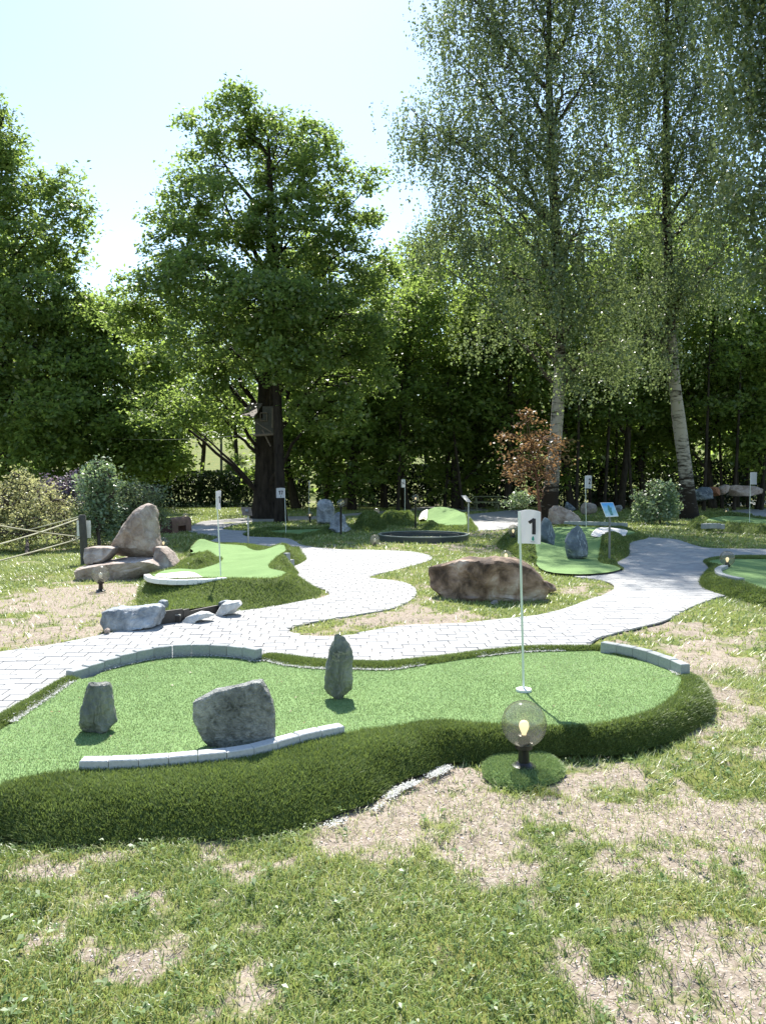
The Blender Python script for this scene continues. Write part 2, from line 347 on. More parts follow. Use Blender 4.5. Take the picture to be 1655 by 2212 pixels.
# outlines on the ground, metres ------------------------------------------------------------
def W(k, pts, z=0.0): return [P(a, b, z) for a, b in Q(k, pts)]
path_near = (W('D', [(-420, 1640), (-420, 1490), (-200, 1447), (0, 1411), (120, 1394), (220, 1374), (345, 1347), (470, 1323), (580, 1309), (640, 1302), (692, 1293), (711, 1285), (700, 1275), (660, 1264), (609, 1258),
                    (628, 1250), (645, 1241), (640, 1232), (628, 1226), (648, 1217), (662, 1210), (650, 1195), (637, 1182), (600, 1184), (560, 1182), (527, 1177), (470, 1175), (452, 1172), (470, 1160), (400, 1147), (410, 1139),
                    (435, 1127), (470, 1123), (512, 1120), (588, 1116), (683, 1115), (760, 1109), (850, 1103), (860, 1107), (760, 1115), (683, 1123), (593, 1127), (550, 1129), (510, 1134), (482, 1143), (500, 1146), (532, 1148), (525, 1154), (533, 1159), (562, 1161),
                    (613, 1163), (638, 1170), (652, 1178), (688, 1184), (740, 1188), (801, 1189), (881, 1192), (921, 1199), (934, 1207), (908, 1219), (855, 1233), (799, 1249), (841, 1254), (881, 1262), (899, 1276),
                    (897, 1289), (876, 1305), (841, 1318), (801, 1325), (738, 1336), (688, 1344), (640, 1354), (625, 1363), (640, 1371), (688, 1376), (738, 1375), (802, 1364), (881, 1353), (988, 1349), (1068, 1341), (1149, 1332),
                    (1217, 1317), (1266, 1299), (1306, 1285), (1325, 1273), (1320, 1262), (1293, 1254), (1240, 1247), (1306, 1240), (1338, 1234), (1346, 1228), (1329, 1217), (1350, 1203), (1353, 1192), (1340, 1181), (1401, 1162),
                    (1455, 1166), (1482, 1173), (1504, 1180), (1536, 1185), (1658, 1187), (1850, 1190), (1850, 1203), (1658, 1203), (1560, 1204), (1523, 1212), (1560, 1226), (1590, 1262), (1600, 1285), (1560, 1290), (1509, 1307), (1468, 1326), (1436, 1343), (1374, 1359),
                    (1293, 1381), (1240, 1420), (1100, 1440), (960, 1455), (800, 1462), (640, 1455), (520, 1450), (400, 1440), (300, 1450), (200, 1490), (60, 1560)]))
path_near = [(p.x, p.y) for p in path_near]
path_mid = [(p.x, p.y) for p in W('D', [(1005, 1147), (1012, 1128), (1012, 1112), (1060, 1107), (1112, 1102), (1180, 1104), (1150, 1118), (1115, 1140), (1060, 1146)])]
path_far = [(p.x, p.y) for p in W('D', [(870, 1103), (905, 1096), (960, 1094), (1030, 1097), (1060, 1103), (1000, 1106), (930, 1104)])]
path_right = [(p.x, p.y) for p in W('e3', [(960, 760), (1000, 700), (1300, 675), (1655, 665), (2300, 660), (2300, 900), (1655, 880), (1500, 850), (1080, 825)])]
path_right2 = [(p.x, p.y) for p in W('e3', [(860, 600), (900, 555), (1100, 540), (1090, 495), (1655, 510), (2300, 505), (2300, 590), (1655, 580), (1150, 603)])]
paths = [path_near, path_mid, path_far, path_right, path_right2]

# hole outlines (outer foot line on the ground)
h1_outer_front = W('D', [(1490, 1455), (1524, 1484), (1538, 1517), (1531, 1553), (1498, 1579), (1458, 1599), (1396, 1619), (1312, 1634), (1231, 1632), (1177, 1638), (1100, 1644), (1041, 1648), (967, 1650), (927, 1669), (860, 1692),
                         (803, 1736), (743, 1756), (676, 1783), (609, 1800), (526, 1811), (401, 1817), (301, 1824), (187, 1826), (100, 1829), (43, 1818), (0, 1806), (-120, 1812), (-300, 1790), (-420, 1760)])
h1_crest_back = W('D', [(-420, 1690), (-260, 1640), (-120, 1590), (0, 1537), (75, 1498), (152, 1458)], .135) + \
    W('c5', [(590, 262), (705, 217), (825, 182), (945, 155), (1070, 137), (1190, 130), (1312, 127), (1430, 130), (1550, 137), (1655, 142)], .2) + \
    W('D', [(570, 1402), (626, 1409), (706, 1417), (766, 1421), (840, 1422), (893, 1419), (960, 1413), (1027, 1404), (1078, 1399), (1142, 1393), (1233, 1393), (1290, 1393)], .13) + \
    W('D', [(1330, 1398), (1380, 1411), (1440, 1436), (1478, 1452)], .11)
def outset(pts, d):
    """offset an open run of points to its left by d"""
    out = []
    for i, p in enumerate(pts):
        a, b = pts[max(0, i - 1)], pts[min(len(pts) - 1, i + 1)]
        t = Vector((b[0] - a[0], b[1] - a[1], 0)).normalized()
        out.append(Vector((p[0] - t.y * d, p[1] + t.x * d, 0)))
    return out
h1_outer_back = outset(h1_crest_back, .07)
h1_outer = h1_outer_back + h1_outer_front
h1_inner_back = W('D', [(-420, 1740), (-260, 1690), (-120, 1633), (0, 1577), (80, 1525), (162, 1471)], .11) + \
    W('c5', [(600, 303), (710, 273), (830, 243), (945, 218), (1070, 198), (1190, 190), (1310, 187), (1430, 192), (1550, 203), (1655, 223)], .1) + \
    W('D', [(570, 1428), (626, 1440), (706, 1446), (766, 1447), (840, 1448), (893, 1441), (960, 1431), (1027, 1421), (1078, 1415), (1142, 1409), (1233, 1407), (1296, 1407)], .1) + \
    W('D', [(1325, 1415), (1391, 1428), (1446, 1447), (1468, 1460)], .11)
h1_inner_front = W('D', [(1470, 1468), (1466, 1488), (1446, 1510), (1402, 1535), (1344, 1553), (1270, 1566), (1212, 1568), (1142, 1567), (1051, 1563), (960, 1556), (917, 1558), (867, 1567), (770, 1579), (745, 1585),
                         (707, 1595), (659, 1605), (600, 1622), (545, 1634), (484, 1644), (419, 1650), (356, 1655), (292, 1660), (171, 1664), (100, 1671), (0, 1694), (-120, 1720), (-260, 1740)], .145)
h1_inner = h1_inner_back + h1_inner_front
h18_outer = W('e6', [(-20, 750), (-30, 640), (0, 540), (10, 450), (60, 430), (200, 400), (380, 375), (480, 355), (440, 300), (400, 250), (450, 205), (560, 180), (800, 168), (950, 178), (990, 195), (1100, 212), (1250, 222), (1345, 215),
                     (1440, 205), (1500, 260), (1528, 325), (1450, 375), (1385, 400), (1440, 430), (1455, 460), (1400, 500), (1303, 530), (1500, 565), (1640, 600), (1668, 630), (1640, 660), (1450, 720), (1200, 768), (1000, 800), (890, 812), (860, 800)]) \
    + [Vector((p.x, p.y + .14, 0)) for p in W('e7', [(1290, 290), (1100, 325), (900, 380), (700, 408), (600, 425)], 0)]
h2_outer = W('c4', [(-518, 800), (-488, 745), (-408, 722), (-250, 690), (-100, 650), (30, 630), (250, 632), (515, 650), (600, 690), (695, 730), (560, 765), (545, 805), (535, 880), (445, 935), (500, 985), (470, 1005), (350, 1030), (150, 1042), (-60, 1030), (-160, 1000), (-218, 945), (-320, 905), (-420, 850)])
h3_outer = W('c4', [(1115, 1105), (1125, 1060), (1190, 970), (1145, 925), (1180, 900), (1300, 885), (1655, 886), (2100, 895), (2100, 1390), (1655, 1290), (1450, 1232), (1290, 1192), (1160, 1148)])
h4_outer = W('e3', [(150, 1030), (240, 940), (400, 880), (850, 830), (1300, 860), (1655, 905), (2300, 950), (2300, 1200), (1655, 1150), (1300, 1140), (800, 1100), (400, 1085), (220, 1065)])
h17_outer = W('c2', [(575, 755), (620, 735), (800, 715), (1000, 712), (1200, 705), (1300, 700), (1360, 722), (1260, 745), (1100, 772), (1030, 795), (900, 772), (700, 768)])
h14_outer = W('d8', [(1000, 372), (1110, 345), (1250, 348), (1330, 355), (1410, 370), (1445, 410), (1440, 470), (1250, 477), (1060, 472), (1040, 440), (1010, 410)])
mound_a = W('d8', [(470, 440), (520, 415), (600, 400), (690, 408), (740, 440), (700, 462), (600, 470), (500, 462)])
mound_b = W('d8', [(680, 385), (800, 370), (960, 375), (1010, 405), (960, 425), (820, 420), (700, 412)])
pad = W('D', [(1041, 1665), (1055, 1643), (1085, 1630), (1130, 1627), (1190, 1638), (1220, 1668), (1207, 1690), (1165, 1704), (1120, 1714), (1075, 1702), (1050, 1686)])
holes2d = [[(p[0], p[1]) for p in h] for h in (h1_outer, h18_outer, h2_outer, h3_outer, h4_outer, h17_outer, h14_outer, mound_a, mound_b, pad)]

# bare earth patches: (px, py, rx, ry, strength) in the photograph's own scale, set on the ground plane
DIRT = [(105, 2025, 50, 36, 1), (371, 2060, 60, 24, .75), (531, 2081, 38, 36, .9), (632, 2066, 50, 22, .8), (350, 1945, 26, 14, .9), (900, 2010, 45, 22, .8), (300, 1850, 330, 34, .8), (80, 1868, 130, 30, .6),
        (760, 1790, 230, 75, .62), (900, 1720, 110, 60, .75), (1010, 1690, 60, 40, .9), (1330, 1672, 130, 36, .75), (1260, 1765, 90, 24, .7), (1140, 1878, 70, 26, .85), (1020, 1830, 100, 30, .55), (1560, 1830, 110, 60, .62),
        (1600, 1760, 80, 60, .6), (1630, 2120, 130, 100, .68), (1420, 2150, 100, 55, .6), (1300, 2140, 40, 60, .8), (1480, 2050, 120, 50, .5), (1560, 1520, 45, 90, .8), (1480, 1400, 160, 30, .85), (1560, 1420, 80, 30, .6),
        (1590, 1600, 50, 60, .5), (1390, 1350, 90, 16, .8), (720, 1362, 110, 18, .8), (950, 1338, 170, 14, .75), (1300, 1280, 60, 20, .85), (850, 1275, 70, 20, .6), (120, 1335, 150, 40, .85), (40, 1385, 120, 26, .7),
        (130, 1280, 140, 26, .85), (300, 1240, 60, 24, .7), (270, 1290, 60, 20, .6), (390, 1205, 40, 12, .8), (1060, 1150, 70, 8, .7), (960, 1182, 80, 8, .6), (1500, 1120, 60, 8, .6), (1580, 1150, 60, 6, .6), (190, 1180, 80, 8, .5)]
_D = []
for px, py, rx, ry, s in DIRT:
    c = P(px, py); a = P(px + rx, py); b = P(px, max(1060, py - ry))
    _D.append((c.x, c.y, abs(a.x - c.x), abs(b.y - c.y), s))
def cover(x, y):
    """share of living grass, 0..1"""
    n = fbm(x * 1.1, y * 1.1, 11, 5); n2 = fbm(x * 5, y * 5, 23, 3)
    c = 1.02 - .32 * np.clip((n - .5) * 4, -1, 1.5)
    c -= .16 * np.clip(x * 1.0 - .6, 0, 1) * (y < 7)
    wx = x + (fbm(x * 2.2, y * 2.2, 61, 4) - .5) * .55 * np.clip(y / 4, .5, 3); wy = y + (fbm(x * 2.2, y * 2.2, 71, 4) - .5) * .6 * np.clip(y / 4, .5, 3)
    for cx, cy, rx, ry, s in _D:
        q = ((wx - cx) / rx) ** 2 + ((wy - cy) / ry) ** 2
        c -= s * np.exp(-np.minimum(q, 40) * .8) * .8
    n3 = fbm(x * 19, y * 19, 29, 2)
    c += (n2 - .5) * 1.7 + (n3 - .5) * .8 - .08
    d = np.full(np.shape(x), 9.0)
    return np.clip(c, 0, 1)
def axis(segs):
    out = [segs[0][0]]
    for a, b, s in segs: out += list(np.linspace(a, b, max(2, int(round((b - a) / s)) + 1))[1:])
    return np.array(out)
gx = axis([(-900, -120, 60), (-120, -30, 3), (-30, -6, .4), (-6, -2.6, .1), (-2.6, 2.6, .03), (2.6, 6, .1), (6, 30, .4), (30, 120, 3), (120, 900, 60)])
gy = axis([(-60, -4, 4), (-4, 1.8, .3), (1.8, 5.2, .03), (5.2, 13, .08), (13, 32, .25), (32, 64, 1), (64, 200, 3), (200, 1500, 60)])
GX, GY = np.meshgrid(gx, gy); gxr, gyr = GX.ravel(), GY.ravel()
gz = terrain(gxr, gyr); cov = np.zeros_like(gxr)
near = (np.abs(gxr) < 60) & (gyr < 64) & (gyr > -5)
cov[near] = cover(gxr[near], gyr[near]); cov[~near] = 1
micro = (fbm(gxr * 14, gyr * 14, 5, 3) - .5) * .03 + (fbm(gxr * 3, gyr * 3, 6, 2) - .5) * .05
gz = gz + np.where((gyr < 9) & (np.abs(gxr) < 9), micro - .012, 0)
inside = np.zeros(len(gxr), bool); nr = np.hypot(gxr, gyr) < 60
for h in paths + holes2d[:1]: inside[nr] |= inpoly(gxr[nr], gyr[nr], h)
gz[inside] = np.minimum(gz[inside], terrain(gxr, gyr)[inside] - .006)
nx, ny = len(gx), len(gy)
ii = (np.arange(ny - 1)[:, None] * nx + np.arange(nx - 1)[None]).ravel()
quads = np.stack([ii, ii + 1, ii + nx + 1, ii + nx], 1)
def ground_mat():
    m, t, b = new_mat('lawn_and_earth'); L = t.links.new
    b.inputs['Roughness'].default_value = .95; b.inputs['Specular IOR Level'].default_value = .15
    tc = N(t, 'ShaderNodeTexCoord'); at = N(t, 'ShaderNodeAttribute'); at.attribute_name = 'cover'
    n1 = N(t, 'ShaderNodeTexNoise'); n1.inputs['Scale'].default_value = 22; n1.inputs['Detail'].default_value = 8; n1.inputs['Roughness'].default_value = .7; L(tc.outputs['Object'], n1.inputs['Vector'])
    n2 = N(t, 'ShaderNodeTexNoise'); n2.inputs['Scale'].default_value = 1.1; n2.inputs['Detail'].default_value = 6; L(tc.outputs['Object'], n2.inputs['Vector'])
    vo = N(t, 'ShaderNodeTexVoronoi'); vo.inputs['Scale'].default_value = 75; L(tc.outputs['Object'], vo.inputs['Vector'])
    rd = ramp(t, vo.outputs['Color'], [(0, (.19, .155, .12)), (.45, (.33, .28, .225)), (1, (.46, .405, .34))])
    rn = ramp(t, n1.outputs[0], [(.3, (.62, .58, .55)), (.7, (1.1, 1.08, 1.06))])
    mu = N(t, 'ShaderNodeMixRGB'); mu.blend_type = 'MULTIPLY'; mu.inputs[0].default_value = 1; L(rd.outputs[0], mu.inputs[1]); L(rn.outputs[0], mu.inputs[2])
    rg = ramp(t, n1.outputs[0], [(.3, (.06, .082, .02)), (.5, (.14, .165, .048)), (.7, (.23, .225, .095))])
    rg2 = ramp(t, n2.outputs[0], [(.35, (.85, .95, .8)), (.65, (1.25, 1.1, 1.0))])
    mg = N(t, 'ShaderNodeMixRGB'); mg.blend_type = 'MULTIPLY'; mg.inputs[0].default_value = 1; L(rg.outputs[0], mg.inputs[1]); L(rg2.outputs[0], mg.inputs[2])
    ma = N(t, 'ShaderNodeMath'); ma.operation = 'MULTIPLY_ADD'; L(n1.outputs[0], ma.inputs[0]); ma.inputs[1].default_value = 1.0; ma.inputs[2].default_value = -.5
    ad = N(t, 'ShaderNodeMath'); ad.operation = 'ADD'; L(at.outputs['Fac'], ad.inputs[0]); L(ma.outputs[0], ad.inputs[1])
    rc = ramp(t, ad.outputs[0], [(.34, (0, 0, 0)), (.72, (1, 1, 1))])
    mx = N(t, 'ShaderNodeMixRGB'); L(rc.outputs[0], mx.inputs[0]); L(mu.outputs[0], mx.inputs[1]); L(mg.outputs[0], mx.inputs[2]); L(mx.outputs[0], b.inputs['Base Color'])
    bp = N(t, 'ShaderNodeBump'); bp.inputs['Strength'].default_value = .6; bp.inputs['Distance'].default_value = .03
    L(n1.outputs[0], bp.inputs['Height']); L(bp.outputs[0], b.inputs['Normal'])
    return m
ground = link('ground', np_mesh('ground', np.stack([gxr, gyr, gz], 1), 4, quads, ground_mat(), {'cover': cov}, True))
tag(ground, 'patchy lawn with bare sandy earth rising to a meadow', kind='structure')

# ------------------------------------------------------------------ block paved path
def cdt(loops, spacing, seed=0, keep=None):
    """triangulate the area inside the first loop with the other loops as constraints, interior points about `spacing` apart"""
    vs, es = [], []
    for lp in loops:
        o = len(vs); vs += [(float(p[0]), float(p[1])) for p in lp]; es += [(o + i, o + (i + 1) % len(lp)) for i in range(len(lp))]
    A = np.array(vs); x0, y0 = A.min(0); x1, y1 = A.max(0)
    r = np.random.default_rng(seed)
    X, Y = np.meshgrid(np.arange(x0, x1, spacing), np.arange(y0, y1, spacing)); X, Y = X.ravel(), Y.ravel()
    X = X + r.uniform(-.25, .25, len(X)) * spacing; Y = Y + r.uniform(-.25, .25, len(Y)) * spacing
    ok = inpoly(X, Y, loops[0])
    for lp in loops: 
        if ok.any():
            d = np.zeros(len(X)); d[ok] = segdist(X[ok], Y[ok], lp); ok &= d > spacing * .45
    vs += list(zip(X[ok].tolist(), Y[ok].tolist()))
    rv, re, rf, _, _, _ = delaunay_2d_cdt([Vector(v) for v in vs], es, [], 0, 1e-5)
    V = np.array([(v.x, v.y) for v in rv]); Fc = np.array([f for f in rf if len(f) == 3])
    cen = V[Fc].mean(1)
    k = inpoly(cen[:, 0], cen[:, 1], loops[0])
    if keep is not None: k &= keep(cen[:, 0], cen[:, 1])
    Fc = Fc[k]
    a = V[Fc[:, 1]] - V[Fc[:, 0]]; b = V[Fc[:, 2]] - V[Fc[:, 0]]; flip = a[:, 0] * b[:, 1] - a[:, 1] * b[:, 0] < 0
    Fc[flip] = Fc[flip][:, ::-1]
    return V, Fc
def compact(V, Fc):
    u, inv = np.unique(Fc.ravel(), return_inverse=True); return V[u], inv.reshape(Fc.shape)
def paved_mat():
    m, t, b = new_mat('paved_far'); L = t.links.new; b.inputs['Roughness'].default_value = .85; b.inputs['Specular IOR Level'].default_value = .25
    tc = N(t, 'ShaderNodeTexCoord'); br = N(t, 'ShaderNodeTexBrick'); L(tc.outputs['Object'], br.inputs['Vector'])
    br.inputs['Scale'].default_value = 1; br.inputs['Brick Width'].default_value = .2; br.inputs['Row Height'].default_value = .16; br.inputs['Mortar Size'].default_value = .006
    br.inputs['Color1'].default_value = (.34, .335, .325, 1); br.inputs['Color2'].default_value = (.31, .305, .295, 1); br.inputs['Mortar'].default_value = (.25, .24, .23, 1)
    L(br.outputs[0], b.inputs['Base Color']); return m
path_root = thing('path', None, None); tag(path_root, 'pale grey block paved path winding between the greens', kind='structure')
path_s = [smooth_loop(p, .12)[:, :2] for p in paths]
for k, lp in enumerate(path_s):
    V, Fc = compact(*cdt([lp], .6 if k == 0 else 1.0))
    z = np.full(len(V), .005 if k == 0 else .012)
    o = link('joint_sand' if k == 0 else 'paved_stretch', np_mesh('path_bed', np.column_stack([V, z]), 3, Fc, M['joint'] if k == 0 else paved_mat()), path_root)
# the pavers
lp = path_s[0]
area2 = np.sum(lp[:, 0] * np.roll(lp[:, 1], -1) - np.roll(lp[:, 0], -1) * lp[:, 1]); ccw = area2 > 0
LX, LY, ROT = .205, .158, R(3.5); GAP = .007; cr, sr = math.cos(ROT), math.sin(ROT)
nb = np.roll(lp, -1, 0)
pav = []
for r in range(-10, 260):
    for c in range(-120, 120):
        u, v = (c + (.5 if r % 2 else 0) + (.16 if (r // 2) % 2 else 0)) * LX, r * LY
        x, y = u * cr - v * sr, u * sr + v * cr
        if y < 4.5 or y > 27 or abs(x) > y * .62 + .5: continue
        pav.append((x, y))
pav = np.array(pav)
ins = inpoly(pav[:, 0], pav[:, 1], lp); dist = segdist(pav[:, 0], pav[:, 1], lp)
sel = ins | (dist < .14)
def halfclip(poly, a, b, left):
    out = []; nxv = (b[1] - a[1]) * -1, (b[0] - a[0])
    sg = 1 if left else -1
    for i in range(len(poly)):
        p, q = poly[i], poly[(i + 1) % len(poly)]
        dp = ((p[0] - a[0]) * nxv[0] + (p[1] - a[1]) * nxv[1]) * sg; dq = ((q[0] - a[0]) * nxv[0] + (q[1] - a[1]) * nxv[1]) * sg
        if dp >= 0: out.append(p)
        if dp * dq < 0: t = dp / (dp - dq); out.append((p[0] + (q[0] - p[0]) * t, p[1] + (q[1] - p[1]) * t))
    return out
def prism(mb, poly, z0, z1, bev=.004):
    n = len(poly); cx = sum(p[0] for p in poly) / n; cy = sum(p[1] for p in poly) / n
    def sh(p, k):
        d = math.hypot(p[0] - cx, p[1] - cy) + 1e-9; return (p[0] + (cx - p[0]) * k / d, p[1] + (cy - p[1]) * k / d)
    v = [(p[0], p[1], z0) for p in poly] + [(p[0], p[1], z1 - bev) for p in poly] + [(*sh(p, bev * 1.4), z1) for p in poly]
    f = [(i, (i + 1) % n, n + (i + 1) % n, n + i) for i in range(n)] + [(n + i, n + (i + 1) % n, 2 * n + (i + 1) % n, 2 * n + i) for i in range(n)] + [tuple(range(2 * n, 3 * n))]
    mb.add(v, f)
pieces = []
for (x, y), i_, d_ in zip(pav[sel], ins[sel], dist[sel]):
    hx, hy = LX / 2 - GAP / 2, LY / 2 - GAP / 2
    poly = [(x + a * cr - b * sr, y + a * sr + b * cr) for a, b in ((-hx, -hy), (hx, -hy), (hx, hy), (-hx, hy))]; full = True
    if d_ < .14:
        xs, ys = [p[0] for p in poly], [p[1] for p in poly]
        hit = (np.maximum(lp[:, 0], nb[:, 0]) >= min(xs)) & (np.minimum(lp[:, 0], nb[:, 0]) <= max(xs)) & (np.maximum(lp[:, 1], nb[:, 1]) >= min(ys)) & (np.minimum(lp[:, 1], nb[:, 1]) <= max(ys))
        for k in np.nonzero(hit)[0]:
            if len(poly) > 2: poly = halfclip(poly, lp[k], nb[k], ccw); full = False
        if len(poly) < 3: continue
        a = abs(sum(poly[k][0] * poly[(k + 1) % len(poly)][1] - poly[(k + 1) % len(poly)][0] * poly[k][1] for k in range(len(poly)))) / 2
        if a < .0012: continue
        mx_, my_ = sum(q[0] for q in poly) / len(poly), sum(q[1] for q in poly) / len(poly)
        if not inpoly(np.array([mx_]), np.array([my_]), lp)[0]: continue
        if not (i_ or a > .003): continue
    pieces.append((x, y, poly, full))
def hidden(x, y): return inpoly(np.array([x]), np.array([y]), holes2d[0])[0]
pieces = [p for p in pieces if not hidden(p[0], p[1])]
pieces.sort(key=lambda p: math.hypot(p[0], p[1]) + (50 if abs(p[0]) > p[1] * .5 else 0))
full_mb = MB(); hx, hy = LX / 2 - GAP / 2, LY / 2 - GAP / 2
prism(full_mb, [(-hx, -hy), (hx, -hy), (hx, hy), (-hx, hy)], -.02, 0)
full_me = full_mb.mesh('paver', M['paver'])
far_mb = MB(); cnt = 0; far_t = []
for x, y, poly, full in pieces:
    dz = random.uniform(-.0025, .0025)
    if cnt < 290:
        if full:
            o = link('paver', full_me, path_root); o.location = (x, y, .017 + dz); o.rotation_euler = (random.uniform(-.006, .006), random.uniform(-.006, .006), ROT)
        else:
            m_ = MB(); prism(m_, [(p[0] - x, p[1] - y) for p in poly], -.02, 0); o = m_.obj('paver', M['paver'], path_root); o.location = (x, y, .017 + dz)
        cnt += 1
    else: prism(far_mb, poly, .0, .017 + dz); far_t += [random.random()] * (len(far_mb.v) - len(far_t))
M['paver_far'] = M['paver'].copy(); t = M['paver_far'].node_tree; at = N(t, 'ShaderNodeAttribute'); at.attribute_name = 'tint'
rr = [n for n in t.nodes if n.type == 'OBJECT_INFO'][0].outputs['Random'].links[0].to_node; t.links.new(at.outputs['Fac'], rr.inputs[0])
o = far_mb.obj('distant_pavers', M['paver_far'], path_root); o['kind'] = 'stuff'; at = o.data.attributes.new('tint', 'FLOAT', 'POINT'); at.data.foreach_set('value', far_t)

# ------------------------------------------------------------------ turf, blades
def tps(pts):
    A = np.array([(p[0], p[1]) for p in pts], float); z = np.array([p[2] for p in pts], float); n = len(A)
    def U(d2): return d2 * np.log(d2 + 1e-9) * .5
    D2 = ((A[:, None] - A[None]) ** 2).sum(2); K = U(D2) + np.eye(n) * 2e-3
    Pm = np.column_stack([np.ones(n), A]); Mx = np.block([[K, Pm], [Pm.T, np.zeros((3, 3))]])
    s = np.linalg.solve(Mx, np.concatenate([z, np.zeros(3)])); wv, a = s[:n], s[n:]
    def f(x, y):
        x, y = np.asarray(x, float), np.asarray(y, float); out = a[0] + a[1] * x + a[2] * y
        for i in range(0, len(x), 20000):
            d2 = (x[i:i + 20000, None] - A[None, :, 0]) ** 2 + (y[i:i + 20000, None] - A[None, :, 1]) ** 2
            out[i:i + 20000] += U(d2) @ wv
        return out
    return f
def leaf_mesh(pos, nrm, size, r, aspect=.55, tint=None, fold=.15, along=None):
    n = len(pos)
    if along is None:
        a = r.normal(0, 1, (n, 3)); a -= nrm * (a * nrm).sum(1)[:, None]
    else: a = along
    a /= np.linalg.norm(a, axis=1)[:, None] + 1e-9; b = np.cross(nrm, a); b /= np.linalg.norm(b, axis=1)[:, None] + 1e-9
    s = (size * r.uniform(.45, 1.55, n))[:, None]
    v = np.stack([pos - a * s * .5, pos + b * s * aspect * .5 + nrm * s * fold + a * s * .05, pos + a * s * .5, pos - b * s * aspect * .5 + nrm * s * fold + a * s * .05], 1).reshape(-1, 3)
    if tint is None: tint = np.clip(r.normal(.5, .24, n), 0, 1)
    return v, np.arange(n * 4).reshape(-1, 4), np.repeat(tint, 4)
def sample_tris(V3, Fc, n, r):
    a, b, c = V3[Fc[:, 0]], V3[Fc[:, 1]], V3[Fc[:, 2]]; nrm = np.cross(b - a, c - a); ar = np.linalg.norm(nrm, axis=1) / 2
    k = r.choice(len(Fc), n, p=ar / ar.sum()); u, v = r.random(n), r.random(n); s = u + v > 1; u[s], v[s] = 1 - u[s], 1 - v[s]
    return a[k] + (b[k] - a[k]) * u[:, None] + (c[k] - a[k]) * v[:, None], nrm[k] / (2 * ar[k][:, None] + 1e-12)
def blades(name, pos, nrm, length, width, lean, mat, r, tint=None, parent=None, seg2=True):
    n = len(pos); ang = r.random(n) * 2 * math.pi
    side = np.column_stack([np.cos(ang), np.sin(ang), np.zeros(n)]); fw = np.column_stack([-np.sin(ang), np.cos(ang), np.zeros(n)])
    L = length * r.uniform(.55, 1.25, n); Wd = width * r.uniform(.7, 1.3, n); le = lean * r.uniform(.2, 1.3, n)
    L, Wd, le = L[:, None], Wd[:, None], le[:, None]
    up = nrm
    a, b = pos - side * Wd / 2, pos + side * Wd / 2
    mid = pos + up * L * .6 + fw * L * le * .3
    tip = pos + up * L * (1 - .3 * le) + fw * L * le
    if tint is None: tint = np.clip(r.normal(.5, .25, n), 0, 1)
    if seg2:
        v = np.stack([a, b, mid + side * Wd * .4, tip, mid - side * Wd * .4], 1).reshape(-1, 3)
        q = np.arange(n)[:, None] * 5
        idx = np.concatenate([q + np.array([[0, 1, 2]]), q + np.array([[0, 2, 4]]), q + np.array([[4, 2, 3]])], 0); per = 5
    else:
        v = np.stack([a, b, tip], 1).reshape(-1, 3); idx = np.arange(n * 3).reshape(-1, 3); per = 3
    return link(name, np_mesh(name, v, 3, idx, mat, {'tint': np.repeat(tint, per)}), parent)
def turf_base(name, c1, c2, scale=260):
    m, t, b = new_mat(name); L = t.links.new; b.inputs['Roughness'].default_value = .9; b.inputs['Specular IOR Level'].default_value = .12
    tc = N(t, 'ShaderNodeTexCoord'); n = N(t, 'ShaderNodeTexNoise'); n.inputs['Scale'].default_value = scale; n.inputs['Detail'].default_value = 3; L(tc.outputs['Object'], n.inputs['Vector'])
    n2 = N(t, 'ShaderNodeTexNoise'); n2.inputs['Scale'].default_value = 2.3; n2.inputs['Detail'].default_value = 5; L(tc.outputs['Object'], n2.inputs['Vector'])
    r = ramp(t, n.outputs[0], [(.3, c1), (.7, c2)]); r2 = ramp(t, n2.outputs[0], [(.3, (.85, .87, .85)), (.7, (1.1, 1.08, 1.1))])
    mu = N(t, 'ShaderNodeMixRGB'); mu.blend_type = 'MULTIPLY'; mu.inputs[0].default_value = 1; L(r.outputs[0], mu.inputs[1]); L(r2.outputs[0], mu.inputs[2]); L(mu.outputs[0], b.inputs['Base Color'])
    bp = N(t, 'ShaderNodeBump'); bp.inputs['Strength'].default_value = .6; bp.inputs['Distance'].default_value = .008; L(n.outputs[0], bp.inputs['Height']); L(bp.outputs[0], b.inputs['Normal'])
    return m
M['green_base'] = turf_base('putting_green', (.13, .22, .075), (.22, .33, .13), 150)
M['turf_base'] = turf_base('edging_turf', (.035, .052, .014), (.09, .12, .034), 120)
M['turf_mid'] = turf_base('edging_turf_mid', (.045, .068, .015), (.11, .14, .036), 60)

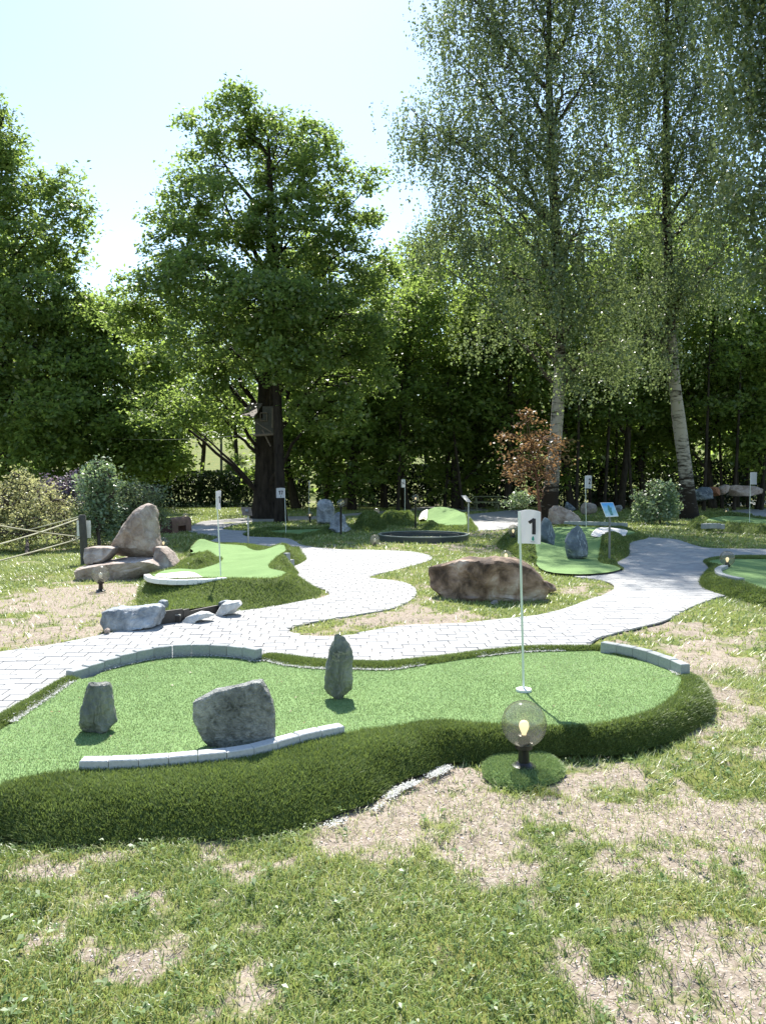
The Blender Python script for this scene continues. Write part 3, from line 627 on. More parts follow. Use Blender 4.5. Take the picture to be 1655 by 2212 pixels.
def idw(pts, pw=2.0):
    A = np.array([(p[0], p[1]) for p in pts], float); z = np.array([p[2] for p in pts], float)
    def f(x, y):
        out = np.zeros(len(x))
        for i in range(0, len(x), 20000):
            w_ = 1 / ((x[i:i + 20000, None] - A[None, :, 0]) ** 2 + (y[i:i + 20000, None] - A[None, :, 1]) ** 2 + 2e-4) ** pw
            out[i:i + 20000] = (w_ * z).sum(1) / w_.sum(1)
        return out
    return f
def profile(outer, inner, zin, crest, zout, zc=.1, dish=.35, ct=.3, pw=2.0, extra=()):
    """height of a green: dished putting surface, rolled rim (crest), rounded bank falling to the outer foot"""
    fi, fc, fo = [idw(p) if hasattr(p, '__len__') else (lambda x, y, p=p: np.full(len(x), float(p))) for p in (zin, crest, zout)]
    def f(x, y):
        x, y = np.atleast_1d(np.asarray(x, float)), np.atleast_1d(np.asarray(y, float))
        di, do = segdist(x, y, inner), segdist(x, y, outer); ins = inpoly(x, y, inner); zi, zk, zo = fi(x, y), fc(x, y), fo(x, y)
        zg = zc + (zi - zc) * np.exp(-(di / dish) ** 2)
        t = di / (di + do + 1e-9); u = np.clip(t / ct, 0, 1); u = u * u * (3 - 2 * u); q = np.clip((t - ct) / (1 - ct), 0, 1)
        zr = np.where(t < ct, zi + (zk - zi) * u, zk + (zo - zk) * q ** pw)
        return np.where(ins, zg, zr)
    return f
def hole(label, outer, inner, hf0, spacing, rim_blades=0, green_blades=0, blade=(.035, .004), zmin=.004, group='minigolf holes', mats=('green_base', 'turf_base'), mounds=()):
    """outer/inner: smoothed loops (N,2); hf0: height function. Returns the thing and its height function."""
    def hf(x, y):
        x, y = np.atleast_1d(np.asarray(x, float)), np.atleast_1d(np.asarray(y, float)); z = hf0(x, y)
        for cx, cy, rx, ry, h, rot in mounds:
            u, v = x - cx, y - cy; a = (u * math.cos(rot) + v * math.sin(rot)) / rx; b = (-u * math.sin(rot) + v * math.cos(rot)) / ry
            z = z + h * np.exp(-(a * a + b * b)) * np.clip(segdist(x, y, outer) / min(.45, rx), 0, 1) ** .7
        return np.maximum(z, zmin)
    c = np.mean(np.array([p[:2] for p in outer]), 0)
    root = thing('minigolf_hole', label, 'minigolf hole', (0, 0, 0), 0, group)
    r = np.random.default_rng(len(outer))
    V, Fc = cdt([outer] + ([inner] if inner is not None else []), spacing)
    cen = V[Fc].mean(1)
    isg = inpoly(cen[:, 0], cen[:, 1], inner) if inner is not None else np.zeros(len(Fc), bool)
    z = hf(V[:, 0], V[:, 1]); V3 = np.column_stack([V, z])
    if isg.any():
        v, f = compact(V3, Fc[isg]); link('putting_green', np_mesh('putting_green', v, 3, f, M[mats[0]], smooth=True), root)
        if green_blades:
            p, n = sample_tris(V3, Fc[isg], green_blades, r)
            o = blades('green_pile', p, n, .012, .0045, .9, M['green_blade'], r, tint=np.clip(r.normal(.5, .24, len(p)) + (fbm(p[:, 0] * 1.3, p[:, 1] * 1.3, 19, 4) - .5) * 1.0, 0, 1), parent=root, seg2=False); o['kind'] = 'stuff'
    v, f = compact(V3, Fc[~isg]); link('turf_edging', np_mesh('turf_edging', v, 3, f, M[mats[1]], smooth=True), root)
    if rim_blades:
        p, n = sample_tris(V3, Fc[~isg], rim_blades, r)
        n = n + np.array([0, 0, .5]) + r.normal(0, .33, n.shape) + ((fbm(p[:, 0] * 7, p[:, 1] * 7, 13, 2) - .5) * 1.1)[:, None] * np.array([1, .4, 0]); n /= np.linalg.norm(n, axis=1)[:, None]
        tn = np.clip(r.normal(.45, .27, len(p)) + (fbm(p[:, 0] * 3, p[:, 1] * 3 + p[:, 2] * 5, 17, 3) - .5) * .9, 0, 1)
        o = blades('turf_pile', p, n, blade[0], blade[1], .8, M['turf_blade'], r, tint=tn, parent=root, seg2=False); o['kind'] = 'stuff'
    return root, hf
def kerb(root, line, hf, n, h, wdt, sink=.05, gap=.004, side=1, z=None, name='kerb_block', mat='concrete'):
    """n separate blocks along a line of world points"""
    L = smooth_loop(line, .02, False); s = np.concatenate([[0], np.cumsum(np.linalg.norm(np.diff(L[:, :2], axis=0), axis=1))])
    def at(t): return np.array([np.interp(t, s, L[:, 0]), np.interp(t, s, L[:, 1])])
    for k in range(n):
        t0, t1 = s[-1] * k / n + gap / 2, s[-1] * (k + 1) / n - gap / 2
        a, b = at(t0), at(t1); d = (b - a) / np.linalg.norm(b - a); q = np.array([-d[1], d[0]]) * side; mid = (a + b) / 2 + q * wdt / 2
        zz = float(hf(mid[0], mid[1])[0]) if z is None else (z(k / n) if callable(z) else z)
        m = MB().box((0, 0, 0), (np.linalg.norm(b - a), wdt, h + sink), bev=.005)
        o = m.obj(name, M[mat], root); o.location = (mid[0], mid[1], zz + (h - sink) / 2 + random.uniform(-.002, .002)); o.rotation_euler = (random.uniform(-.02, .02), random.uniform(-.012, .012), math.atan2(d[1], d[0]))
# hole 1 ---------------------------------------------------------------
def loop2(pts, step): return smooth_loop(pts, step)[:, :2]
o1 = loop2(h1_outer, .06); i1 = loop2(h1_inner, .06)
cr1 = [(p[0], p[1], p[2] if p[2] < .19 else .12) for p in h1_crest_back] + [(p[0], p[1], .147) for p in h1_inner_front]
H1, hf1 = hole('large light green putting green in front, edged by thick dark turf and kerb blocks', o1, i1, profile(o1, i1, h1_inner, cr1, 0.0, .1, .4, .3, 2.5), .045, rim_blades=150000, green_blades=120000, blade=(.027, .0052))
back_line = W('c5', [(478, 338), (600, 301), (710, 271), (830, 241), (945, 216), (1070, 196), (1190, 188), (1310, 186), (1430, 191), (1550, 201), (1652, 221)], .1)
kerb(H1, back_line, hf1, 11, .1, .08, z=lambda t: .1 - .035 * max(0, 1 - t * 2.5))
front_line = W('c5', [(512, 928), (690, 925), (875, 917), (1065, 903), (1255, 885), (1448, 868), (1633, 838)], .145) + W('c6', [(245, 790), (400, 745), (545, 712), (658, 690)], .145)
kerb(H1, front_line, hf1, 10, .055, .075, z=.14, mat='concrete_light')
right_line = W('c7', [(672, 222), (758, 237), (850, 255), (930, 275), (1000, 300), (1080, 330), (1150, 362)], .11)
kerb(H1, right_line, hf1, 6, .1, .075, z=.1)
def disc(name, c, r, mat, parent, h=.004, n=24): return MB().lathe([(r, 0), (r, h)], c, n).obj(name, mat, parent)
cup = P(1131, 1493, .1); zc = float(hf1(cup.x, cup.y)[0])
MB().lathe([(.044, .016), (.056, .018), (.056, .0), (.044, .0)], (cup.x, cup.y, zc), 28).obj('cup_rim', M['white_plastic'], H1)
disc('cup', (cup.x, cup.y, zc + .002), .05, M['white_plastic'], H1, .012)
# pale backing and sand spilling out under the bank
sp = smooth_loop(W('D', [(690, 1776), (760, 1752), (803, 1738), (862, 1692), (925, 1666), (962, 1646), (972, 1650), (932, 1672), (868, 1699), (811, 1743), (766, 1760), (700, 1781)], .0), .03)
r_ = np.random.default_rng(55); V, Fc = compact(*cdt([sp[:, :2]], .03)); p_, n_ = sample_tris(np.column_stack([V, np.zeros(len(V))]), Fc, 4200, r_)
k = r_.random(len(p_)) < np.clip((p_[:, 0] + .3) * 3, .08, 1) * np.clip((fbm(p_[:, 0] * 9, p_[:, 1] * 9, 3, 2) - .3) * 3, 0, 1); p_ = p_[k] + r_.normal(0, .012, (k.sum(), 3)) * [1, 1, 0]; p_[:, 2] = .006; p_[:, 1] -= .065
M['dust'] = leaf_mat('sand_dust', [(0, (.55, .55, .5)), (1, (.75, .75, .71))], (.5, .5, .5), .3, .0)
def flakes(nm, p, size, r, parent):
    nn = np.array([0, 0, 1.0]) + r.normal(0, .28, p.shape); nn /= np.linalg.norm(nn, axis=1)[:, None]; v, f, t_ = leaf_mesh(p, nn, np.full(len(p), size), r, .8, fold=0)
    o = link(nm, np_mesh(nm, v, 4, f, M['dust'], {'tint': t_}), parent); o['kind'] = 'stuff'
flakes('sand_spill', p_ + np.array([0, 0, .004]), .0095, r_, H1)
# white sand brushed along the inside of the edging
r_ = np.random.default_rng(5); dl = smooth_loop(h1_inner_back, .004, False)[:, :2]; k = r_.integers(0, len(dl), 9000)
dp = dl[k] + r_.normal(0, 1, (9000, 2)) * .016; ok = (fbm(dl[k][:, 0] * 1.6, dl[k][:, 1] * 1.6, 9, 2) > .44) & (dl[k][:, 0] > -4)
dp = dp[ok]; dz = hf1(dp[:, 0], dp[:, 1]) + .008
flakes('sand_dust', np.column_stack([dp, dz + .004]), .011, r_, H1)

def gm(k, x, y, rx, ry, h, rot=0): p = PQ(k, x, y, 0); return (p.x, p.y, rx, ry, h, rot)
# dropped leaves and specks on the green and the paving
r_ = np.random.default_rng(88); q_ = r_.uniform([-2.6, 3.8], [2.6, 7], (260, 2)); q_ = q_[inpoly(q_[:, 0], q_[:, 1], i1)][:90]
nn = np.array([0, 0, 1.0]) + r_.normal(0, .25, (len(q_), 3)); nn /= np.linalg.norm(nn, axis=1)[:, None]
v, f, t_ = leaf_mesh(np.column_stack([q_, hf1(q_[:, 0], q_[:, 1]) + .014]), nn, np.full(len(q_), .016), r_, .6)
tag(link('fallen_leaves', np_mesh('fallen_leaves', v, 4, f, leaf_mat('dry_leaf', [(0, (.1, .06, .03)), (1, (.3, .22, .1))], (.1, .06, .03), .2, .02), {'tint': t_})), 'dry leaf crumbs dropped on the front green', kind='stuff')

# hole 18 --------------------------------------------------------------
o18 = loop2(h18_outer, .12)
g18 = W('e6', [(140, 480), (300, 494), (500, 492), (800, 488), (1000, 494), (1250, 484), (1330, 455), (1345, 440), (1300, 422), (1210, 405), (1180, 380), (1220, 325), (1300, 262), (1340, 228)], .3) + \
    W('e6', [(1250, 232), (1100, 240), (1000, 215), (950, 190), (800, 180), (600, 186), (480, 208), (420, 240), (480, 260), (560, 250), (650, 295), (740, 300), (730, 345), (620, 385), (510, 410), (350, 402), (200, 425)], .22)
i18 = loop2(g18, .1)
zo18 = [(p[0], p[1], 0) for p in h18_outer[:-5]] + [(p[0], p[1], z_) for p, z_ in zip(h18_outer[-5:], (.1, .12, .14, .16, .1))]
cr18 = [(p[0], p[1], p[2]) for p in g18] + [(p.x, p.y, p.z) for p in W('e6', [(1300, 300), (1400, 250), (1430, 320), (1300, 360), (1250, 370), (560, 240), (500, 250), (600, 285), (560, 330)], .38)]
H18, hf18 = hole('light green putting green with a white sand bunker beside the granite boulder seat', o18, i18, profile(o18, i18, g18, cr18, zo18, .24, .5, .2, .8), .1, rim_blades=80000, blade=(.04, .008), mats=('green_base', 'turf_mid'),
                 mounds=[gm('e6', 1370, 330, .35, .6, .16), gm('e6', 540, 290, .3, .5, .16), gm('e6', 450, 640, .5, .35, -.05)])
kerb(H18, W('e6', [(30, 448), (70, 474), (150, 490), (300, 500), (500, 498), (650, 490), (800, 480)], .33), hf18, 12, .018, .09, z=.3, mat='white_plastic')
kerb(H18, W('e6', [(1345, 215), (1420, 205)], .38), hf18, 2, .09, .09)
bk = loop2(W('e6', [(140, 468), (200, 425), (300, 402), (400, 396), (480, 405), (560, 430), (620, 448), (590, 478), (300, 494), (170, 488)], .3), .1)
V, Fc = compact(*cdt([bk], .1)); link('bunker', np_mesh('bunker', np.column_stack([V, hf18(V[:, 0], V[:, 1]) + .012]), 3, Fc, M['sand'], smooth=True), H18)
# dark panels of the tunnel mouth under the apron
pw = [Vector((p.x, p.y + .115, 0)) for p in W('e7', [(640, 418), (895, 381), (960, 362), (1275, 293)])]
for k, (a, b, h_) in enumerate(((0, 1, .16), (1, 2, .145), (2, 3, .115))):
    A_, B_ = pw[a], pw[b]; d = B_ - A_
    MB().box((A_ + B_) / 2 + Vector((0, 0, h_ / 2 - .01)), (d.length - .004, .03, h_ + .02), math.atan2(d.y, d.x)).obj('wall_panel', M['pit_panel'], H18)
A_, B_ = PQ('e7', 675, 315, .05), PQ('e7', 890, 236, .15); d = B_ - A_
MB().box((A_ + B_) / 2, (d.length, .02, .02), math.atan2(d.y, d.x)).obj('edge_strip', M['steel'], H18)
A0, B0 = A_ + Vector((.0, .0, -.092)), B_ + Vector((.0, .0, -.092)); d = B0 - A0
MB().box((A0 + B0) / 2, (d.length, .02, .17), math.atan2(d.y, d.x)).obj('side_panel', M['pit_panel'], H18)
t_ = pw[2].lerp(pw[3], .62); d = pw[3] - pw[2]; MB().box((t_.x, t_.y - .012, .06), (.1, .03, .045), math.atan2(d.y, d.x)).obj('mouth_shade_block', M['ink'], H18)  # solid black block; the opening's inner shade is put into its colour

# hole 2 ---------------------------------------------------------------
o2 = loop2(h2_outer, .2)
g2 = W('c4', [(-180, 985), (-60, 1018), (150, 1032), (350, 1020), (470, 995), (485, 982), (420, 945), (330, 930), (300, 900), (345, 800), (400, 745), (520, 720), (600, 690), (500, 660), (250, 642), (40, 640), (-80, 660), (-200, 720), (-250, 800), (-200, 880)], .05)
i2 = loop2(g2, .2)
H2, hf2 = hole('shaded putting green with two dark blue standing stones below the birch', o2, i2, profile(o2, i2, .05, .12, 0, .05, .5, .4, 1.5), .2, rim_blades=30000, blade=(.05, .02), mats=('green_base', 'turf_mid'),
               mounds=[gm('c4', 455, 850, .7, .9, .42), gm('c4', 480, 790, .55, .8, .3), gm('c4', -420, 790, .7, .8, .36), gm('c4', -310, 860, .8, .7, .3), gm('c4', 150, 690, 1.4, 1.5, .15)])
kerb(H2, W('c4', [(20, 646), (250, 650), (515, 664)], 0), hf2, 14, .2, .15, z=.03)
bk = loop2(W('c4', [(258, 710), (330, 665), (420, 658), (510, 665), (520, 700), (490, 728), (440, 712), (380, 716)], .1), .2)
V, Fc = compact(*cdt([bk], .25)); link('bunker', np_mesh('bunker', np.column_stack([V, hf2(V[:, 0], V[:, 1]) + .03]), 3, Fc, M['sand'], smooth=True), H2)

# hole 3, right edge ----------------------------------------------------
o3 = loop2(h3_outer, .15)
g3 = W('c4', [(1295, 965), (1240, 985), (1240, 1010), (1290, 1040), (1430, 1068), (1655, 1148), (2050, 1290)], .15) + W('c4', [(2050, 905), (1655, 897), (1300, 896), (1190, 915), (1260, 940)], .1)
i3 = loop2(g3, .15)
H3, hf3 = hole('half shaded putting green at the right edge with a curved pale kerb', o3, i3, profile(o3, i3, [(p[0], p[1], p[2]) for p in g3], [(p[0], p[1], p[2] + .01) for p in g3], 0, .12, .5, .2, 1.6), .15, rim_blades=35000, blade=(.045, .014), mats=('green_base', 'turf_mid'))
kerb(H3, W('c4', [(1430, 1072), (1340, 1055), (1270, 1035), (1235, 1005), (1245, 982), (1295, 962)], .16), hf3, 9, .05, .1, side=-1, z=.15)
# far holes --------------------------------------------------------------
def simple_hole(label, outer, inset, zr, mounds=(), sp=.4, mats=('green_base', 'turf_mid'), nb=9000):
    o = loop2(outer, .3); c = o.mean(0)
    i = c + (o - c) * inset
    return hole(label, o, i if inset > .3 else None, profile(o, i, zr * .5, zr, 0, .06 if inset > .3 else zr, .6, .4, 1.8), sp, rim_blades=nb, blade=(.07, .03), mats=mats, mounds=mounds)
H4, hf4 = simple_hole('dark walled putting green right of the rough birch foot', h4_outer, .72, .3, sp=.35)
kerb(H4, W('e3', [(505, 975), (690, 955), (870, 935)], .3), hf4, 5, .1, .14)
H17, hf17 = simple_hole('low dark green putting green around the slim conifer trunk', h17_outer, .6, .15)
H14, hf14 = simple_hole('sunlit wavy putting green behind the round basin', h14_outer, .7, .14, mounds=[gm('d8', 1180, 380, 1.2, 1.2, .5), gm('d8', 1380, 410, .6, 1.6, .45), gm('d8', 1090, 445, .35, .5, .3)])
bk = loop2(W('d8', [(1000, 372), (1050, 356), (1075, 362), (1050, 382)], .1), .2); V, Fc = compact(*cdt([bk], .3)); link('bunker', np_mesh('bunker', np.column_stack([V, hf14(V[:, 0], V[:, 1]) + .03]), 3, Fc, M['sand']), H14)
HA, hfa = simple_hole('small rounded dark turf mound left of the round basin', mound_a, .2, .2, mounds=[gm('d8', 600, 440, 1.3, 1.3, .45)])
HB, hfb = simple_hole('long dark turf bank beside the tall lamp pole', mound_b, .2, .2, mounds=[gm('d8', 840, 398, 2.2, 1.2, .3)])
# turf pad under the near lamp
padl = loop2(pad, .03); V, Fc = compact(*cdt([padl], .03)); dd = segdist(V[:, 0], V[:, 1], padl); zz = .008 + .03 * np.clip(dd / .05, 0, 1) ** .5
PADZ = .038
tp = thing('turf_pad', 'ragged round patch of artificial turf under the nearest globe lamp', 'turf pad')
V3 = np.column_stack([V, zz]); link('turf_backing', np_mesh('turf_backing', V3, 3, Fc, M['green_base'], smooth=True), tp)
r_ = np.random.default_rng(3); p_, n_ = sample_tris(V3, Fc, 14000, r_)
o = blades('turf_pile', p_, n_, .018, .004, .8, leaf_mat('pad_blade', [(0, (.13, .21, .06)), (.6, (.22, .31, .11)), (1, (.34, .42, .2))], (.25, .34, .12), .3, .02), r_, parent=tp, seg2=False); o['kind'] = 'stuff'

# ------------------------------------------------------------------ lawn: blades, weeds, pebbles
def scatter(x0, x1, y0, y1, dens, r, thr=.25):
    n = int((x1 - x0) * (y1 - y0) * dens); y = r.uniform(y0, y1, n); x = r.uniform(x0, x1, n)
    k = (np.abs(x) < y * .53 + .15) | ((np.abs(x) < y * .53 + 2.2) & (r.random(len(x)) < .55)); x, y = x[k], y[k]
    c = cover(x, y); k = r.random(len(x)) < np.clip((c - .08) * 1.2, 0.13, 1); x, y, c = x[k], y[k], c[k]
    for h in paths + holes2d:
        q = ~inpoly(x, y, h); x, y, c = x[q], y[q], c[q]
    return x, y, c
def gz_at(x, y):
    ix = np.clip(np.searchsorted(gx, x) - 1, 0, nx - 2); iy = np.clip(np.searchsorted(gy, y) - 1, 0, ny - 2); G = gz.reshape(ny, nx)
    fx = (x - gx[ix]) / (gx[ix + 1] - gx[ix]); fy = (y - gy[iy]) / (gy[iy + 1] - gy[iy])
    return (G[iy, ix] * (1 - fx) + G[iy, ix + 1] * fx) * (1 - fy) + (G[iy + 1, ix] * (1 - fx) + G[iy + 1, ix + 1] * fx) * fy
r_ = np.random.default_rng(21)
for nm, lab, (x0, x1, y0, y1, de, ln, wd) in (('lawn_grass', 'short patchy grass of the foreground lawn', (-4.4, 4.4, 1.9, 4.0, 10500, .04, .0036)),
                                             ('lawn_grass', 'short patchy grass beside the front green', (-5.6, 5.6, 4.0, 7, 4000, .05, .006)),
                                             ('lawn_grass', 'short grass between the paved paths', (-9, 9, 7, 18, 900, .06, .013)),
                                             ('lawn_grass', 'mown grass below the trees', (-22, 22, 18, 45, 160, .09, .035))):
    x, y, c = scatter(x0, x1, y0, y1, de, r_)
    dry = fbm(x * 1.7, y * 1.7, 41, 3); tint = np.clip(r_.normal(.4, .24, len(x)) + (dry - .5) * 1.3 + np.where(r_.random(len(x)) < .1, .45, 0) + np.clip(.5 - c, 0, 1) * .9, 0, 1)
    vn = np.column_stack([r_.normal(0, .3, len(x)), r_.normal(0, .3, len(x)), np.ones(len(x))]); vn /= np.linalg.norm(vn, axis=1)[:, None]
    o = blades(nm, np.column_stack([x, y, gz_at(x, y)]), vn, ln, wd, 1.0, M['lawn_blade'], r_, tint=tint, seg2=y0 < 3); tag(o, lab, kind='stuff')
# broad-leaved weeds in the lawn
x, y, c = scatter(-2.6, 2.6, 1.9, 6, 110, r_, .3); ro = []
for k in range(len(x)):
    m_ = r_.integers(4, 10); an = r_.random(m_) * 6.28; s_ = r_.uniform(.005, .019)
    for a in an: ro.append((x[k] + math.cos(a) * s_, y[k] + math.sin(a) * s_, .014 + r_.random() * .03, a, s_))
ro = np.array(ro); al = np.column_stack([np.cos(ro[:, 3]), np.sin(ro[:, 3]), r_.uniform(.0, .5, len(ro))]); nn = np.column_stack([r_.normal(0, .3, len(ro)), r_.normal(0, .3, len(ro)), np.ones(len(ro))])
nn -= al * ((nn * al).sum(1) / (al * al).sum(1))[:, None]; nn /= np.linalg.norm(nn, axis=1)[:, None]
v, f, t_ = leaf_mesh(np.column_stack([ro[:, 0], ro[:, 1], gz_at(ro[:, 0], ro[:, 1]) + ro[:, 2]]), nn, ro[:, 4] * 1.5, r_, .5, along=al)
tag(link('lawn_weeds', np_mesh('lawn_weeds', v, 4, f, M['weed_leaf'], {'tint': t_})), 'low broad leaved weeds growing through the lawn', kind='stuff')
# pebbles and crumbs of earth
n = 70000; y = r_.uniform(1.9, 7, n); x = r_.uniform(-1, 1, n) * (y * .53 + .1); c = cover(x, y); k = (r_.random(n) > c * 1.5)
for h in paths + holes2d: k &= ~inpoly(x, y, h)
x, y = x[k], y[k]; s_ = np.abs(r_.normal(0, .0022, len(x))) + .0016
octa = np.array([(1, 0, 0), (-1, 0, 0), (0, 1, 0), (0, -1, 0), (0, 0, .7), (0, 0, -.7)]); of = np.array([(0, 2, 4), (2, 1, 4), (1, 3, 4), (3, 0, 4)])
jit = r_.uniform(.6, 1.3, (len(x), 6, 1)) * octa[None] * s_[:, None, None]; an = r_.random(len(x)) * 6.28
rx_ = jit[..., 0] * np.cos(an)[:, None] - jit[..., 1] * np.sin(an)[:, None]; ry_ = jit[..., 0] * np.sin(an)[:, None] + jit[..., 1] * np.cos(an)[:, None]
v = np.stack([rx_ + x[:, None], ry_ + y[:, None], jit[..., 2] + (gz_at(x, y) + s_ * .3)[:, None]], 2).reshape(-1, 3)
f = (np.arange(len(x))[:, None, None] * 6 + of[None]).reshape(-1, 3)
mp, t, b = new_mat('pebble'); at = N(t, 'ShaderNodeAttribute'); at.attribute_name = 'tint'; rr = ramp(t, at.outputs['Fac'], [(0, (.3, .24, .2)), (.5, (.42, .35, .3)), (1, (.58, .52, .47))]); t.links.new(rr.outputs[0], b.inputs['Base Color']); b.inputs['Roughness'].default_value = .9
tag(link('pebbles', np_mesh('pebbles', v, 3, f, mp, {'tint': np.repeat(r_.random(len(x)), 6)})), 'loose pinkish pebbles and crumbs of earth on the bare patches', kind='stuff')

# ------------------------------------------------------------------ rocks
def rock(label, outline, base_py=None, depth=.4, mat='granite', seed=1, rough=.04, facets=8, z0=0.0, d=None, p=2.6, cat='rock', name='rock', group=None, lean=0.0, taper=0.0):
    """outline: silhouette in photo scale; the rock gets its real size at its own distance and a body of thickness `depth`"""
    by = max(q[1] for q in outline) if base_py is None else base_py
    if d is None: d = P(827, by, z0).y
    w3 = [PD(a, b, d + depth * .35) for a, b in outline]
    loop = smooth_loop([(q.x, q.z, 0) for q in w3], 10)  # keep corners, then refine
    xs = np.array([q.x for q in w3]); zs = np.array([q.z for q in w3]); cx = (xs.min() + xs.max()) / 2; zb = min(zs.min(), z0)
    n = 64; pts = np.column_stack([xs, zs]); seg = np.linalg.norm(np.roll(pts, -1, 0) - pts, axis=1); s = np.concatenate([[0], np.cumsum(seg)]); pc = np.vstack([pts, pts[:1]])
    tt = np.linspace(0, s[-1], n, endpoint=False); ring = np.column_stack([np.interp(tt, s, pc[:, 0]), np.interp(tt, s, pc[:, 1])])
    for _ in range(0): ring = ring * .6 + (np.roll(ring, 1, 0) + np.roll(ring, -1, 0)) * .2
    cc = ring.mean(0); mrings = 15; v, f = [], []
    H = zs.max() - zb
    for k in range(mrings):
        t = -1 + 2 * k / (mrings - 1); t = math.copysign(abs(t) ** .75, t); sc = max(0.0, 1 - abs(t) ** p) ** (1 / p); sc = max(sc, .04)
        for q in ring:
            zz = cc[1] + (q[1] - cc[1]) * (sc if q[1] > cc[1] else max(sc, .8))
            xx = cc[0] + (q[0] - cc[0]) * sc
            yy = d + depth * (.5 + .5 * t) + lean * (zz - zb)
            v.append((xx, yy, zz))
    for k in range(mrings - 1): f += [(k * n + i, k * n + (i + 1) % n, (k + 1) * n + (i + 1) % n, (k + 1) * n + i) for i in range(n)]
    f += [tuple(range(n))[::-1], tuple(range((mrings - 1) * n, mrings * n))]
    V = np.array(v); r = np.random.default_rng(seed); c0 = V.mean(0); size = max(H, xs.max() - xs.min())
    for k in range(facets):
        nn = r.normal(0, 1, 3); nn[1] = -abs(nn[1]) * 1.6 if k % 3 else nn[1]; nn /= np.linalg.norm(nn)
        dd = (V - c0) @ nn; lim = dd.max() * r.uniform(.62, .86) if abs(nn[1]) > .5 else dd.max() * r.uniform(.93, .98); e = dd > lim; V[e] -= ((dd - lim)[e] * .92)[:, None] * nn
    amp = rough * size
    off = Vector((seed * 3.1, seed * 1.7, 0))
    for i in range(len(V)):
        q = Vector(V[i]) / size
        nz = noise.fractal(q * 3 + off, .9, 2.1, 4) * .7 + (abs(noise.noise(q * 6 + off)) - .25) * .8 + (abs(noise.noise(q * 15 + off)) - .25) * .3
        g = V[i] - c0; g[2] *= .6; g /= np.linalg.norm(g) + 1e-6
        V[i] += g * nz * amp
    V[:, 2] = np.maximum(V[:, 2], zb - .04)
    base = Vector((cx, d + depth / 2, zb)); mb = MB(); mb.add(V - np.array(base), f)
    me = mb.mesh(name, M[mat], 38)
    bm = bmesh.new(); bm.from_mesh(me); bmesh.ops.subdivide_edges(bm, edges=[e for e in bm.edges if e.calc_length() > size * .045], cuts=1, use_grid_fill=True); bmesh.ops.recalc_face_normals(bm, faces=bm.faces[:]); 
    for vv in bm.verts:
        q = (vv.co + base) / size; vv.co += vv.normal * (noise.fractal(q * 16 + off, .8, 2.1, 3)) * amp * .18
    bm.to_mesh(me); bm.free(); me.set_sharp_from_angle(angle=R(32))
    o = link(name, me); o.location = base
    return tag(o, label, cat, group)
z1 = lambda px, py: float(hf1(P(px, py, .1).x, P(px, py, .1).y)[0])
rock('short dark slate standing stone on the left of the front green', Q('c5', [(565, 362), (690, 365), (715, 430), (712, 500), (745, 625), (685, 690), (600, 712), (560, 700), (515, 655), (520, 540), (535, 450)]), depth=.2, mat='slate', seed=3, rough=.05, facets=10, z0=.1, p=2.2, name='standing_stone')
rock('broad flat grey slab standing behind the front kerb blocks', Q('D', [(418, 1515), (428, 1509), (464, 1492), (553, 1472), (566, 1469), (582, 1499), (590, 1516), (593, 1542), (594, 1598), (560, 1603), (500, 1614), (441, 1625), (434, 1602), (419, 1545)]), depth=.1, mat='slab', seed=8, rough=.024, facets=2, z0=.11, p=7, name='standing_stone')
rock('tall pointed slate stone standing at the middle of the front green', Q('c6', [(590, 30), (620, 25), (655, 35), (665, 80), (690, 120), (705, 180), (707, 430), (640, 485), (600, 470), (520, 425), (530, 300), (545, 190), (570, 120), (585, 80)]), depth=.17, mat='slate', seed=12, rough=.04, facets=9, z0=.1, p=2.2, name='standing_stone')
rock('big brown boulder lying on the grass island between the paths', Q('c3', [(500, 1040), (560, 980), (700, 950), (830, 900), (1100, 890), (1300, 905), (1400, 970), (1460, 1030), (1475, 1060), (1500, 1100), (1570, 1180), (1570, 1210), (1500, 1240), (1300, 1245), (1000, 1250), (800, 1260), (650, 1245), (600, 1190), (540, 1120)]), depth=1.0, mat='brown_rock', seed=5, rough=.042, facets=16, p=3.2, name='boulder', cat='boulder')
rock('low flat rock tucked against the right end of the brown boulder', Q('c3', [(1455, 1065), (1530, 1080), (1590, 1110), (1602, 1150), (1540, 1165), (1470, 1160)]), depth=.4, mat='brown_rock', seed=6, d=10.9, rough=.03)
rock('small round stone in the grass before the brown boulder', Q('c3', [(1065, 1255), (1085, 1235), (1120, 1230), (1130, 1250), (1100, 1265)]), depth=.12, mat='grey_rock', seed=7, rough=.03, name='pebble', cat='stone')
rock('tall tapering granite boulder leaning as the back of the stone seat', Q('c1', [(955, 835), (1000, 750), (1060, 640), (1130, 560), (1200, 490), (1250, 478), (1300, 500), (1320, 580), (1330, 680), (1340, 760), (1360, 830), (1362, 930), (1300, 950), (1180, 955), (1050, 955), (975, 950), (945, 900)]), depth=.75, mat='granite', seed=9, d=13.0, rough=.035, facets=5, p=2.6, z0=.35, lean=.12, name='boulder', cat='boulder')
rock('long flat granite slab forming the base of the stone seat', Q('c1', [(705, 1040), (720, 1015), (850, 990), (1000, 970), (1150, 955), (1330, 955), (1400, 1000), (1395, 1060), (1240, 1100), (1150, 1135), (1000, 1155), (800, 1148), (695, 1162)]), depth=1.5, mat='granite', seed=10, d=12.4, rough=.03, facets=5, p=5, name='boulder', cat='boulder')
rock('small flat topped granite stone on the left of the stone seat', Q('c1', [(735, 862), (800, 852), (900, 850), (990, 862), (965, 920), (900, 985), (760, 1005), (740, 940)]), depth=.7, mat='granite', seed=11, d=12.7, rough=.02, facets=4, p=4, z0=.3)
